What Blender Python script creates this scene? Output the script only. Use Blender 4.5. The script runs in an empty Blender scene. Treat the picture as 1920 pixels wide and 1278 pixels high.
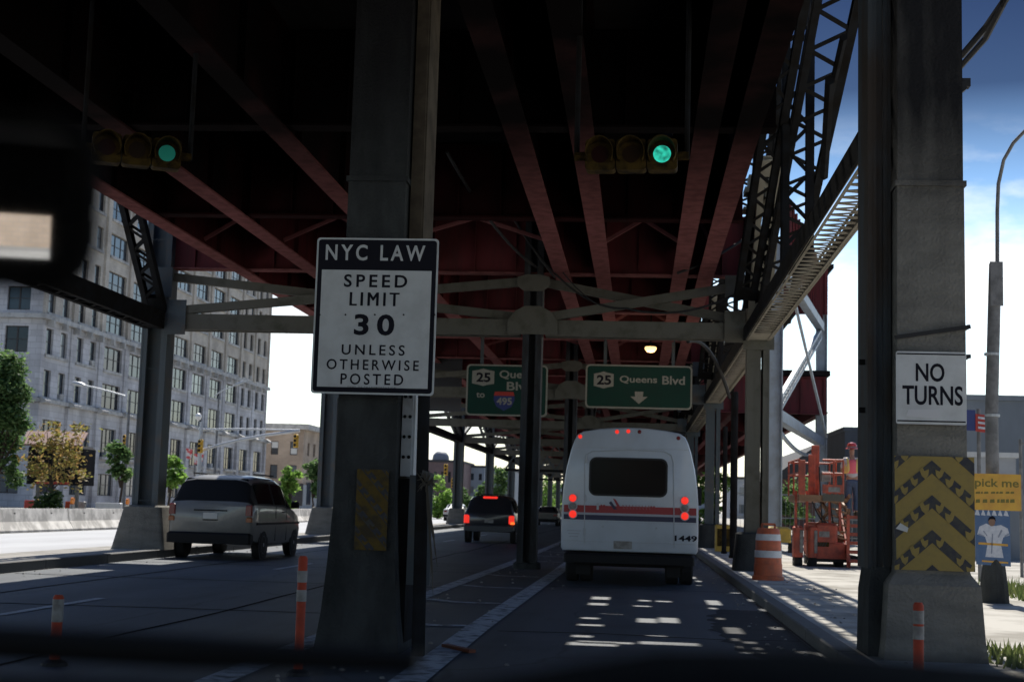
import bpy, math, random
from mathutils import Vector, Matrix
random.seed(7)
S = bpy.context.scene
C = S.collection
R = math.radians
F = 2667.0                      # focal length in pixels of a 1920 wide frame (50 mm on a 36 mm frame)

# ------------------------------------------------------------------ camera
EYE = Vector((0, 0, 1.37))
v = Vector((235, -316, -F)).normalized()           # the road direction (+Y) seen from the camera
u0 = Vector((math.sin(0.0187), math.cos(0.0187), 0))
u = (u0 - u0.dot(v) * v).normalized()              # world up seen from the camera
xc = v.cross(u)
M = Matrix((xc, v, u))                             # camera -> world
cd = bpy.data.cameras.new("camera"); cam = bpy.data.objects.new("camera", cd); C.objects.link(cam)
cam.matrix_world = Matrix.Translation(EYE) @ M.to_4x4()
cd.sensor_width = 36; cd.lens = F / 1920 * 36
cd.clip_start = 0.05; cd.clip_end = 4000
cd.dof.use_dof = True; cd.dof.focus_distance = 14.0; cd.dof.aperture_fstop = 4.0
S.camera = cam

# ------------------------------------------------------------------ world, sun, exposure
SUN_EL, SUN_AZ = 52.0, -0.3       # azimuth from +Y, negative = to the left
W = bpy.data.worlds.new("World"); S.world = W; W.use_nodes = True
nt = W.node_tree; nt.nodes.clear()
def wn(t, **k):
    n = nt.nodes.new(t)
    for a, b in k.items(): setattr(n, a, b)
    return n
L = nt.links.new
sky = wn("ShaderNodeTexSky", sky_type="NISHITA", sun_disc=False)
sky.sun_elevation = R(SUN_EL); sky.sun_rotation = R(SUN_AZ); sky.air_density = 1.0; sky.dust_density = 1.6; sky.ozone_density = 2.5
tc = wn("ShaderNodeTexCoord"); sep = wn("ShaderNodeSeparateXYZ"); L(tc.outputs["Generated"], sep.inputs[0])
ramp = wn("ShaderNodeValToRGB"); L(sep.outputs["Z"], ramp.inputs[0])
e = ramp.color_ramp.elements
e[0].position = 0.0; e[0].color = (1.25, 1.3, 1.3, 1)
e[1].position = 1.0; e[1].color = (0.40, 0.52, 0.66, 1)
for p, c in ((0.10, (1.1, 1.2, 1.2)), (0.17, (0.75, 0.9, 1.0)), (0.225, (0.32, 0.47, 0.62)), (0.285, (0.065, 0.10, 0.16)), (0.36, (0.03, 0.05, 0.10)), (0.46, (0.28, 0.37, 0.52))):
    k = e.new(p); k.color = (*c, 1)
mul = wn("ShaderNodeMix", data_type="RGBA", blend_type="MULTIPLY"); mul.inputs[0].default_value = 1
L(sky.outputs[0], mul.inputs[6]); L(ramp.outputs[0], mul.inputs[7])
# clouds
mp = wn("ShaderNodeMapping"); mp.inputs["Scale"].default_value = (1.0, 1.0, 2.6); L(tc.outputs["Generated"], mp.inputs[0])
ns = wn("ShaderNodeTexNoise"); ns.inputs["Scale"].default_value = 7.5; ns.inputs["Detail"].default_value = 7; ns.inputs["Roughness"].default_value = 0.55
L(mp.outputs[0], ns.inputs["Vector"])
cr = wn("ShaderNodeValToRGB"); cr.color_ramp.elements[0].position = 0.46; cr.color_ramp.elements[1].position = 0.64; L(ns.outputs[0], cr.inputs[0])
em = wn("ShaderNodeValToRGB"); L(sep.outputs["Z"], em.inputs[0])
em.color_ramp.elements[0].position = 0.0; em.color_ramp.elements[0].color = (0.9,)*3 + (1,)
em.color_ramp.elements[1].position = 0.27; em.color_ramp.elements[1].color = (0, 0, 0, 1)
k = em.color_ramp.elements.new(0.18); k.color = (1, 1, 1, 1)
mm = wn("ShaderNodeMath", operation="MULTIPLY"); L(cr.outputs[0], mm.inputs[0]); L(em.outputs[0], mm.inputs[1])
mix = wn("ShaderNodeMix", data_type="RGBA"); L(mm.outputs[0], mix.inputs[0]); L(mul.outputs[2], mix.inputs[6]); mix.inputs[7].default_value = (7, 7, 6.9, 1)
bg = wn("ShaderNodeBackground"); bg.inputs[1].default_value = 0.10; L(mix.outputs[2], bg.inputs[0])
wo = wn("ShaderNodeOutputWorld"); L(bg.outputs[0], wo.inputs[0])
sd = bpy.data.lights.new("sun", "SUN"); sd.energy = 3.6; sd.angle = R(0.53); sd.color = (1.0, 0.95, 0.86)
sun = bpy.data.objects.new("sun", sd); C.objects.link(sun); sun.rotation_euler = (-R(90 - SUN_EL), 0, -R(SUN_AZ)); sun.location = (0, 60, 90)
vs = S.view_settings; vs.view_transform = "Standard"; vs.look = "None"; vs.gamma = 1; vs.exposure = 0.95; vs.use_curve_mapping = False
S.cycles.max_bounces = 6; S.cycles.diffuse_bounces = 4; S.cycles.glossy_bounces = 3; S.cycles.transmission_bounces = 4
S.cycles.sample_clamp_indirect = 4.0; S.cycles.use_denoising = True

# ------------------------------------------------------------------ helpers
def at(px, py, Y):
    """World point on the sight line of photo pixel (px, py) at road distance Y."""
    d = M @ Vector(((px - 960) / F, -(py - 639) / F, -1.0))
    return EYE + d * (Y / d.y)

MATS = {}
def mat(name, col, rough=0.75, metal=0.0, col2=None, scale=3.0, amount=0.5, bump=0.0, bscale=40.0, spec=0.5, emit=None, estr=0.0, coat=0.0, detail=5, stretch=None, lo=0.42, hi=0.62):
    if name in MATS: return MATS[name]
    m = bpy.data.materials.new(name); m.use_nodes = True; n = m.node_tree
    b = n.nodes["Principled BSDF"]
    b.inputs["Base Color"].default_value = (*col, 1); b.inputs["Roughness"].default_value = rough; b.inputs["Metallic"].default_value = metal
    b.inputs["Specular IOR Level"].default_value = spec
    if coat: b.inputs["Coat Weight"].default_value = coat; b.inputs["Coat Roughness"].default_value = 0.08
    if emit: b.inputs["Emission Color"].default_value = (*emit, 1); b.inputs["Emission Strength"].default_value = estr
    t = n.nodes.new("ShaderNodeTexCoord")
    src = t.outputs["Object"]
    if stretch:
        g = n.nodes.new("ShaderNodeMapping"); g.inputs["Scale"].default_value = stretch; n.links.new(src, g.inputs[0]); src = g.outputs[0]
    if col2 is not None:
        x = n.nodes.new("ShaderNodeTexNoise"); x.inputs["Scale"].default_value = scale; x.inputs["Detail"].default_value = detail; x.inputs["Roughness"].default_value = 0.6
        n.links.new(src, x.inputs["Vector"])
        r = n.nodes.new("ShaderNodeValToRGB"); r.color_ramp.elements[0].position = lo; r.color_ramp.elements[1].position = hi
        r.color_ramp.elements[1].color = (amount,)*3 + (1,)
        n.links.new(x.outputs[0], r.inputs[0])
        q = n.nodes.new("ShaderNodeMix"); q.data_type = "RGBA"; q.inputs[6].default_value = (*col, 1); q.inputs[7].default_value = (*col2, 1)
        n.links.new(r.outputs[0], q.inputs[0]); n.links.new(q.outputs[2], b.inputs["Base Color"])
    if bump:
        y = n.nodes.new("ShaderNodeTexNoise"); y.inputs["Scale"].default_value = bscale; y.inputs["Detail"].default_value = 4
        n.links.new(t.outputs["Object"], y.inputs["Vector"])
        p = n.nodes.new("ShaderNodeBump"); p.inputs["Strength"].default_value = bump; p.inputs["Distance"].default_value = 0.02
        n.links.new(y.outputs[0], p.inputs["Height"]); n.links.new(p.outputs[0], b.inputs["Normal"])
    MATS[name] = m
    return m

def leafmat(name, a, b2):
    if name in MATS: return MATS[name]
    m = bpy.data.materials.new(name); m.use_nodes = True; n = m.node_tree; b = n.nodes["Principled BSDF"]
    b.inputs["Roughness"].default_value = 0.6
    g = n.nodes.new("ShaderNodeNewGeometry"); r = n.nodes.new("ShaderNodeValToRGB")
    r.color_ramp.elements[0].color = (*a, 1); r.color_ramp.elements[1].color = (*b2, 1)
    n.links.new(g.outputs["Random Per Island"], r.inputs[0]); n.links.new(r.outputs[0], b.inputs["Base Color"])
    tr = n.nodes.new("ShaderNodeBsdfTranslucent"); n.links.new(r.outputs[0], tr.inputs[0])
    mx = n.nodes.new("ShaderNodeMixShader"); mx.inputs[0].default_value = 0.55
    n.links.new(b.outputs[0], mx.inputs[1]); n.links.new(tr.outputs[0], mx.inputs[2])
    n.links.new(mx.outputs[0], n.nodes["Material Output"].inputs[0])
    MATS[name] = m; return m

def brickmat(name, c1, c2, mortar, scale=1.0, bw=0.5, rh=0.25, ms=0.02):
    if name in MATS: return MATS[name]
    m = bpy.data.materials.new(name); m.use_nodes = True; n = m.node_tree; b = n.nodes["Principled BSDF"]; b.inputs["Roughness"].default_value = 0.85
    t = n.nodes.new("ShaderNodeTexCoord"); s = n.nodes.new("ShaderNodeSeparateXYZ"); n.links.new(t.outputs["Object"], s.inputs[0])
    a = n.nodes.new("ShaderNodeMath"); a.operation = "ADD"; n.links.new(s.outputs[0], a.inputs[0]); n.links.new(s.outputs[1], a.inputs[1])
    c = n.nodes.new("ShaderNodeCombineXYZ"); n.links.new(a.outputs[0], c.inputs[0]); n.links.new(s.outputs[2], c.inputs[1])
    k = n.nodes.new("ShaderNodeTexBrick"); k.inputs["Scale"].default_value = scale; k.inputs["Color1"].default_value = (*c1, 1); k.inputs["Color2"].default_value = (*c2, 1)
    k.inputs["Mortar"].default_value = (*mortar, 1); k.inputs["Brick Width"].default_value = bw; k.inputs["Row Height"].default_value = rh; k.inputs["Mortar Size"].default_value = ms
    n.links.new(c.outputs[0], k.inputs["Vector"])
    x = n.nodes.new("ShaderNodeTexNoise"); x.inputs["Scale"].default_value = 0.35; x.inputs["Detail"].default_value = 8; n.links.new(t.outputs["Object"], x.inputs["Vector"])
    r = n.nodes.new("ShaderNodeValToRGB"); r.color_ramp.elements[0].color = (0.72, 0.7, 0.68, 1); r.color_ramp.elements[1].color = (1.08, 1.07, 1.05, 1); r.color_ramp.elements[0].position = .35; r.color_ramp.elements[1].position = .65
    n.links.new(x.outputs[0], r.inputs[0])
    q = n.nodes.new("ShaderNodeMix"); q.data_type = "RGBA"; q.blend_type = "MULTIPLY"; q.inputs[0].default_value = 1
    n.links.new(k.outputs[0], q.inputs[6]); n.links.new(r.outputs[0], q.inputs[7]); n.links.new(q.outputs[2], b.inputs["Base Color"])
    MATS[name] = m; return m

def asphaltmat(name, c1, c2, crack):
    m = bpy.data.materials.new(name); m.use_nodes = True; n = m.node_tree; b = n.nodes["Principled BSDF"]; b.inputs["Roughness"].default_value = .62; b.inputs["Specular IOR Level"].default_value = .35
    t = n.nodes.new("ShaderNodeTexCoord"); lk = n.links.new
    def noise(sc, st, det=8, ro=.6):
        g = n.nodes.new("ShaderNodeMapping"); g.inputs["Scale"].default_value = st; lk(t.outputs["Object"], g.inputs[0]); x = n.nodes.new("ShaderNodeTexNoise"); x.inputs["Scale"].default_value = sc; x.inputs["Detail"].default_value = det; x.inputs["Roughness"].default_value = ro; lk(g.outputs[0], x.inputs["Vector"]); return x.outputs[0]
    def rng(s, lo, hi, a=0., z=1.):
        q = n.nodes.new("ShaderNodeMapRange"); q.inputs[1].default_value = lo; q.inputs[2].default_value = hi; q.inputs[3].default_value = a; q.inputs[4].default_value = z; lk(s, q.inputs[0]); return q.outputs[0]
    def mixc(f, a, c):
        q = n.nodes.new("ShaderNodeMix"); q.data_type = "RGBA"; lk(f, q.inputs[0])
        for i, v_ in ((6, a), (7, c)):
            if isinstance(v_, tuple): q.inputs[i].default_value = (*v_, 1)
            else: lk(v_, q.inputs[i])
        return q.outputs[2]
    wheelt = rng(noise(1.0, (.9, .035, 1), 6), .38, .62)            # long worn wheel tracks
    col = mixc(wheelt, c1, c2)
    col = mixc(rng(noise(.55, (1, .5, 1), 10), .52, .66, 0, .75), col, tuple(v_ * .55 for v_ in c1))    # oil and damp stains
    col = mixc(rng(noise(60, (1, 1, 1), 3, .7), .55, .75, 0, .6), col, tuple(min(1, v_ * 1.9) for v_ in c2))     # pale grit
    g = n.nodes.new("ShaderNodeMapping"); g.inputs["Scale"].default_value = (.28, .12, 1); lk(t.outputs["Object"], g.inputs[0])
    vz = n.nodes.new("ShaderNodeTexVoronoi"); vz.feature = "DISTANCE_TO_EDGE"; vz.inputs["Scale"].default_value = 1.0
    nz = n.nodes.new("ShaderNodeTexNoise"); nz.inputs["Scale"].default_value = 3; nz.inputs["Detail"].default_value = 6; lk(g.outputs[0], nz.inputs["Vector"])
    ad = n.nodes.new("ShaderNodeVectorMath"); ad.operation = "MULTIPLY_ADD"; ad.inputs[1].default_value = (.25, .25, 0); lk(nz.outputs[1], ad.inputs[0]); lk(g.outputs[0], ad.inputs[2]); lk(ad.outputs[0], vz.inputs["Vector"])
    col = mixc(rng(vz.outputs["Distance"], .002, .008, .45, 0), col, crack)
    lk(col, b.inputs["Base Color"])
    bp = n.nodes.new("ShaderNodeBump"); bp.inputs["Strength"].default_value = .35; bp.inputs["Distance"].default_value = .012; lk(noise(140, (1, 1, 1), 4), bp.inputs["Height"]); lk(bp.outputs[0], b.inputs["Normal"])
    MATS[name] = m; return m

def tag(o, label=None, cat=None, group=None, kind=None):
    if label: o["label"] = label
    if cat: o["category"] = cat
    if group: o["group"] = group
    if kind: o["kind"] = kind
    return o

def thing(name, label, cat, loc=(0, 0, 0), group=None):
    o = bpy.data.objects.new(name, None); C.objects.link(o); o.location = loc; o.empty_display_size = 0.3
    return tag(o, label, cat, group, 'thing')

def wloc(o):
    p = Vector((0, 0, 0))
    while o is not None:
        p += o.location; o = o.parent
    return p

def copy_tree(o, parent=None):
    c = o.copy(); C.objects.link(c)
    if parent is not None: c.parent = parent
    for ch in list(o.children): copy_tree(ch, c)
    return c

class MB:
    def __init__(self): self.v = []; self.f = []; self.m = []
    def face(self, pts, mi=0):
        i = len(self.v); self.v += [tuple(p) for p in pts]; self.f.append(tuple(range(i, i + len(pts)))); self.m.append(mi); return self
    def hexa(self, p, mi=0):
        """8 corners: bottom ring 0-3 counter-clockwise from above, top ring 4-7."""
        i = len(self.v); self.v += [tuple(q) for q in p]
        for f in ((0, 3, 2, 1), (4, 5, 6, 7), (0, 1, 5, 4), (1, 2, 6, 5), (2, 3, 7, 6), (3, 0, 4, 7)):
            self.f.append(tuple(i + k for k in f)); self.m.append(mi)
        return self
    def box(self, x0, x1, y0, y1, z0, z1, mi=0):
        return self.hexa([(x0, y0, z0), (x1, y0, z0), (x1, y1, z0), (x0, y1, z0), (x0, y0, z1), (x1, y0, z1), (x1, y1, z1), (x0, y1, z1)], mi)
    def bevbox(self, x0, x1, y0, y1, z0, z1, b=0.03, mi=0):
        """box with chamfered vertical and top edges"""
        def ring(d, z): return [(x0 + d + b, y0 + d, z), (x1 - d - b, y0 + d, z), (x1 - d, y0 + d + b, z), (x1 - d, y1 - d - b, z), (x1 - d - b, y1 - d, z), (x0 + d + b, y1 - d, z), (x0 + d, y1 - d - b, z), (x0 + d, y0 + d + b, z)]
        return self.loft([ring(0, z0), ring(0, z1 - b), ring(b, z1)], mi)
    def loft(self, rings, mi=0, cap=True, closed=True):
        i = len(self.v); n = len(rings[0])
        for r in rings: self.v += [tuple(p) for p in r]
        for a in range(len(rings) - 1):
            for k in range(n if closed else n - 1):
                k2 = (k + 1) % n
                self.f.append((i + a * n + k, i + a * n + k2, i + (a + 1) * n + k2, i + (a + 1) * n + k)); self.m.append(mi)
        if cap and closed:
            self.f.append(tuple(i + k for k in range(n - 1, -1, -1))); self.m.append(mi)
            self.f.append(tuple(i + (len(rings) - 1) * n + k for k in range(n))); self.m.append(mi)
        return self
    def bar(self, p0, p1, w, h, up=(0, 0, 1), mi=0):
        """rectangular bar: w across, h along 'up'"""
        p0 = Vector(p0); p1 = Vector(p1); d = (p1 - p0).normalized(); upv = Vector(up)
        a = d.cross(upv)
        if a.length < 1e-5: a = d.cross(Vector((1, 0, 0)))
        a.normalize(); b = a.cross(d).normalized(); a = a * (w / 2); b = b * (h / 2)
        q = [p - a * s + b * t for p in (p0, p1) for s, t in ((1, -1), (-1, -1), (-1, 1), (1, 1))]
        return self.loft([q[:4], q[4:]], mi)
    def tube(self, pts, r, n=10, mi=0, cap=True):
        pts = [Vector(p) for p in pts]; rs = r if isinstance(r, (list, tuple)) else [r] * len(pts); rings = []
        ref = None
        for k, p in enumerate(pts):
            d = ((pts[k + 1] - p) if k == 0 else (p - pts[k - 1]) if k == len(pts) - 1 else (pts[k + 1] - pts[k - 1])).normalized()
            if ref is None or abs(ref.dot(d)) > .95: ref = Vector((1, 0, 0)) if abs(d.x) < 0.8 else Vector((0, 1, 0))
            a = d.cross(ref).normalized(); b = d.cross(a).normalized(); ref = -b if False else ref
            rings.append([p + (a * math.cos(t) + b * math.sin(t)) * rs[k] for t in (2 * math.pi * j / n for j in range(n))])
        return self.loft(rings, mi, cap)
    def lathe(self, prof, c=(0, 0, 0), n=20, mi=0, axis="z"):
        rings = []
        for r, z in prof:
            ring = []
            for j in range(n):
                t = 2 * math.pi * j / n; a, b = r * math.cos(t), r * math.sin(t)
                ring.append({"z": (c[0] + a, c[1] + b, c[2] + z), "y": (c[0] + a, c[1] + z, c[2] - b), "x": (c[0] + z, c[1] + a, c[2] + b)}[axis])
            rings.append(ring)
        return self.loft(rings, mi)
    def prism(self, poly, o, ax, ay, depth, mi=0):
        """polygon (2D) in the plane o + x*ax + y*ay, thickened along -(ax x ay) by depth"""
        o = Vector(o); ax = Vector(ax); ay = Vector(ay); nz = ax.cross(ay).normalized() * depth
        a = [o + ax * x + ay * y for x, y in poly]; b = [p - nz for p in a]
        return self.loft([b, a], mi)
    def build(self, name, mats, parent=None, smooth=False, kind=None, loc=None):
        me = bpy.data.meshes.new(name); off = wloc(parent) if parent is not None else Vector((0, 0, 0))
        if loc is not None: off = off + Vector(loc)
        me.from_pydata([(p[0] - off.x, p[1] - off.y, p[2] - off.z) for p in self.v], [], self.f)
        mats = mats if isinstance(mats, (list, tuple)) else [mats]
        for m in mats: me.materials.append(m)
        if len(mats) > 1: me.polygons.foreach_set("material_index", self.m)
        if smooth is not False:
            me.polygons.foreach_set("use_smooth", [True] * len(me.polygons))
            try: me.set_sharp_from_angle(angle=R(35 if smooth is True else smooth))
            except Exception: pass
        me.update()
        o = bpy.data.objects.new(name, me); C.objects.link(o)
        if loc is not None: o.location = loc
        if parent is not None: o.parent = parent
        if kind: o["kind"] = kind
        return o

def rrect(w, h, r, n=5, cx=0, cy=0):
    out = []
    for sx, sy, a0 in ((1, -1, -90), (1, 1, 0), (-1, 1, 90), (-1, -1, 180)):
        for k in range(n + 1):
            a = R(a0 + 90 * k / n); out.append((cx + sx * (w / 2 - r) + r * math.cos(a), cy + sy * (h / 2 - r) + r * math.sin(a)))
    return out

XA, ZA = (1, 0, 0), (0, 0, 1)       # signs that face the traffic: their front looks towards -Y

def text(name, body, size, loc, m, parent, spacing=1.0, bold=0.0, sx=1.0, extrude=0.004, slant=0.0, axes=(XA, ZA)):
    cu = bpy.data.curves.new("tmp", "FONT"); cu.body = body; cu.size = size; cu.align_x = "CENTER"; cu.align_y = "CENTER"
    cu.space_character = spacing; cu.offset = bold; cu.extrude = extrude; cu.shear = slant; cu.resolution_u = 4
    ob = bpy.data.objects.new("tmp", cu); C.objects.link(ob)
    bpy.context.view_layer.update()
    me = bpy.data.meshes.new_from_object(ob.evaluated_get(bpy.context.evaluated_depsgraph_get()))
    bpy.data.objects.remove(ob); bpy.data.curves.remove(cu)
    ax = Vector(axes[0]); ay = Vector(axes[1]); az = ax.cross(ay); off = Vector(loc) - (wloc(parent) if parent else Vector((0, 0, 0)))
    for q in me.vertices:
        c = q.co.copy(); q.co = off + ax * (c.x * sx) + ay * c.y + az * c.z
    me.materials.clear(); me.materials.append(m); me.name = name
    o = bpy.data.objects.new(name, me); C.objects.link(o); o.parent = parent
    return o

def wall_grid(mb, o, au, av, U, V, openings, depth=0.3, mi=0, mr=None):
    """a wall sheet with real openings and reveals; front looks along au x av"""
    o = Vector(o); au = Vector(au); av = Vector(av); n = au.cross(av)
    us = sorted(set([0, U] + [x for q in openings for x in q[:2]])); vs_ = sorted(set([0, V] + [x for q in openings for x in q[2:]]))
    P = lambda a, b, d=0: o + au * a + av * b - n * d
    for i in range(len(us) - 1):
        for j in range(len(vs_) - 1):
            cu, cv = (us[i] + us[i + 1]) / 2, (vs_[j] + vs_[j + 1]) / 2
            if any(q[0] < cu < q[1] and q[2] < cv < q[3] for q in openings): continue
            mb.face([P(us[i], vs_[j]), P(us[i + 1], vs_[j]), P(us[i + 1], vs_[j + 1]), P(us[i], vs_[j + 1])], mi)
    for a, b, c, d in openings:
        k = mi if mr is None else mr
        mb.face([P(a, c), P(a, c, depth), P(b, c, depth), P(b, c)], k); mb.face([P(a, d), P(b, d), P(b, d, depth), P(a, d, depth)], k)
        mb.face([P(a, c), P(a, d), P(a, d, depth), P(a, c, depth)], k); mb.face([P(b, c), P(b, c, depth), P(b, d, depth), P(b, d)], k)

def laced(mb, p0, p1, w, h, pitch=0.45, up=(0, 0, 1), plate=0.03, bar_w=0.07, both=True, mi=0, solid=0.5, fl=0.12):
    """built-up member: two solid side plates w apart and h deep, laced with zig-zag flats top and bottom"""
    p0 = Vector(p0); p1 = Vector(p1); d = p1 - p0; Ln = d.length; d.normalize()
    a = d.cross(Vector(up)).normalized(); b = a.cross(d).normalized()
    for s in (-1, 1):
        mb.bar(p0 + a * s * w / 2, p1 + a * s * w / 2, plate, h, up, mi)
        for t in (-1, 1):
            mb.bar(p0 + a * s * (w / 2 - .05) + b * t * (h / 2 + .006), p1 + a * s * (w / 2 - .05) + b * t * (h / 2 + .006), fl, 0.012, up, mi)
    for t in ((-1, 1) if both else (-1,)):
        z = b * t * (h / 2 - .008)
        for q in (0, 1):                     # batten plates at both ends
            c0 = p0 + d * (solid / 2) if q == 0 else p1 - d * (solid / 2)
            mb.bar(c0 - d * solid / 2 + z, c0 + d * solid / 2 + z, w - plate - .01, 0.012, up, mi)
        s = solid; sg = 1
        while s + pitch < Ln - solid + 1e-3:
            mb.bar(p0 + d * s + a * sg * (w / 2 - .05) + z * (1.002 if sg > 0 else .985), p0 + d * (s + pitch) - a * sg * (w / 2 - .05) + z * (1.002 if sg > 0 else .985), bar_w, 0.012, up, mi)
            s += pitch; sg = -sg
    return mb
# ------------------------------------------------------------------ materials
STEEL = mat("weathered_grey_paint", (0.080, 0.096, 0.106), 0.65, spec=.3, col2=(0.13, 0.10, 0.075), scale=2.2, amount=0.8, bump=0.12, bscale=25, lo=.5, hi=.75)
STEEL2 = mat("pale_grey_paint", (0.42, 0.45, 0.47), 0.55, col2=(0.25, 0.22, 0.19), scale=2.5, amount=0.7, bump=0.1, bscale=25, lo=.52, hi=.75)
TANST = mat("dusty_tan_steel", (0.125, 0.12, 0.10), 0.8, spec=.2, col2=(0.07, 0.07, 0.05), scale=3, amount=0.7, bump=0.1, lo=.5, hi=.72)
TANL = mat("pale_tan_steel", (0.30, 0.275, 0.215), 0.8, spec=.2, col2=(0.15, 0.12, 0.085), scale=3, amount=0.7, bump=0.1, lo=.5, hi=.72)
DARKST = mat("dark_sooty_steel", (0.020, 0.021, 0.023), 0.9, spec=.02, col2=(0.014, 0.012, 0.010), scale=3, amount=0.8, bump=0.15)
REDST = mat("red_oxide_paint", (0.15, 0.030, 0.034), 0.7, spec=0.2, col2=(0.075, 0.030, 0.028), scale=1.4, amount=0.75, bump=0.08, stretch=(2.5, 2.5, 0.5), lo=.45, hi=.7)
PINKST = mat("faded_red_paint", (0.24, 0.085, 0.085), 0.75, spec=0.2, col2=(0.18, 0.07, 0.06), scale=2.5, amount=0.7, bump=0.08, stretch=(3, .7, 1), lo=.48, hi=.7)
SOFFIT = mat("sooty_deck_underside", (0.02, 0.018, 0.018), 0.95, spec=.05, col2=(0.012, 0.01, 0.01), scale=1.0, amount=0.8, bump=0.2, bscale=12)
CONC = mat("old_concrete", (0.30, 0.285, 0.26), 0.9, col2=(0.16, 0.15, 0.135), scale=2.0, amount=0.85, bump=0.35, bscale=45, detail=10)
CONCD = mat("stained_concrete", (0.058, 0.062, 0.062), 0.92, spec=.15, col2=(0.028, 0.030, 0.030), scale=2.4, amount=0.9, bump=0.9, bscale=38, detail=12, stretch=(1.5, 1.5, .6), lo=.4, hi=.68)
ASPH = asphaltmat("asphalt", (0.040, 0.048, 0.057), (0.066, 0.077, 0.090), (0.012, 0.013, 0.014))
ASPHP = mat("darker_asphalt", (0.015, 0.016, 0.018), 0.75, spec=.2, col2=(0.028, 0.028, 0.029), scale=3, amount=0.8, bump=0.3, bscale=120)
PALEROAD = mat("worn_pale_roadway", (0.40, 0.405, 0.415), 0.85, col2=(0.33, 0.33, 0.34), scale=0.5, amount=0.8, bump=0.15, bscale=120, stretch=(1.5, .2, 1))
GROUND = mat("dusty_ground", (0.25, 0.245, 0.23), 0.95, col2=(0.17, 0.165, 0.15), scale=0.25, amount=0.8, bump=0.2, bscale=60)
WALK = mat("pale_pavement", (0.46, 0.44, 0.40), 0.95, spec=.15, col2=(0.25, 0.235, 0.205), scale=0.8, amount=0.9, bump=0.25, bscale=90, detail=10)
KERB = mat("granite_kerb", (0.10, 0.10, 0.10), 0.85, col2=(0.09, 0.09, 0.088), scale=4, amount=0.8, bump=0.3)
LINE = mat("worn_road_paint", (0.36, 0.385, 0.41), 0.8, col2=(0.06, 0.07, 0.08), scale=5, amount=1.0, detail=12, lo=.47, hi=.64, bump=0.1, bscale=150)
LINE2 = mat("fresh_road_paint", (0.42, 0.43, 0.44), 0.75, col2=(0.10, 0.105, 0.11), scale=12, amount=1.0, detail=9, lo=.52, hi=.66)
BLACK = mat("black_rubber", (0.012, 0.012, 0.013), 0.7)
WHITE = mat("white_sign_sheet", (0.55, 0.565, 0.565), 0.6, spec=.2, col2=(0.42, 0.425, 0.42), scale=4, amount=0.5)
INK = mat("black_sign_ink", (0.012, 0.012, 0.018), 0.7, spec=.1)

CONCL = mat("worn_grey_concrete", (0.20, 0.192, 0.172), 0.92, spec=.15, col2=(0.10, 0.098, 0.09), scale=1.4, amount=.6, bump=.9, bscale=34, detail=14, stretch=(1.2, 1.2, 4.0), lo=.4, hi=.68)
# ------------------------------------------------------------------ ground, roads, pavements
def sheet(name, x0, x1, y0, y1, z, m, label=None):
    b = MB(); b.face([(x0, y0, z), (x1, y0, z), (x1, y1, z), (x0, y1, z)]); o = b.build(name, m, kind="structure"); return o
sheet("ground", -2500, 2500, -2500, 2500, 0.0, GROUND)
sheet("road", -10.55, 1.85, -60, 420, 0.004, ASPH)
sheet("service_road", -20.4, -12.3, -60, 420, 0.004, PALEROAD)
b = MB(); b.box(-12.3, -10.75, -60, 300, 0.0, 0.17); b.build("median", CONC, kind="structure")
b = MB()
y = -59.0
while y < 300:
    b.bevbox(-10.745, -10.55, y, y + 2.98, 0.0, 0.185, .015); y += 3.0
b.build("median_kerb", KERB, kind="structure")
b = MB(); b.box(2.05, 60, -60, 300, 0.0, 0.125); b.build("sidewalk", WALK, kind="structure")
b = MB(); y = -59.0
while y < 300:
    b.bevbox(1.85, 2.045, y, y + 2.48, 0.0, 0.14, .015); y += 2.5
b.build("sidewalk_kerb", KERB, kind="structure")
b = MB()
random.seed(3)
poly = [(1.80, 13.6 + .0)]
for k in range(30):
    y_ = 13.6 + k * .24; poly.append((1.80, y_))
for k in range(30): poly.append((1.18 - .28 * math.sin(k * .11) + random.uniform(-.09, .09), 20.6 - k * .24))
poly = [(x_, y_, .008) for x_, y_ in poly[1:]]
b.face(poly)
b.build("dark_road_area", ASPHP, kind="structure")  # darker area of road along the kerb
def ribbon(bm, pts, w, z=0.012):
    for a, c in zip(pts[:-1], pts[1:]):
        a = Vector((*a, z)); c = Vector((*c, z)); n = Vector((-(c - a).y, (c - a).x, 0)).normalized() * w / 2
        bm.face([a + n, a - n, c - n, c + n])
b = MB()
for k in range(-2, 16):
    ribbon(b, [(-7.02, 15.4 + 12.2 * k), (-7.02, 18.5 + 12.2 * k)], 0.13)
b.build("lane_marking", LINE2, kind="structure")
b = MB()
ribbon(b, [(-3.12, 8), (-3.15, 20), (-3.0, 34), (-2.95, 60), (-2.95, 140)], 0.26)
b.build("island_edge_marking", LINE, kind="structure")
b = MB()
ribbon(b, [(-1.72, 8), (-1.76, 16), (-1.66, 30), (-1.66, 60), (-1.7, 140)], 0.28)
b.build("lane_edge_marking", LINE, kind="structure")
b = MB()
for Y in (16.2, 20.1, 24.0, 28.0, 36.0, 40.0, 44.0):
    ribbon(b, [(-2.99, Y + .5), (-2.6, Y + .1), (-2.2, Y), (-1.9, Y + .1)], 0.22)
b.build("hatch_marking", LINE, kind="structure")

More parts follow.
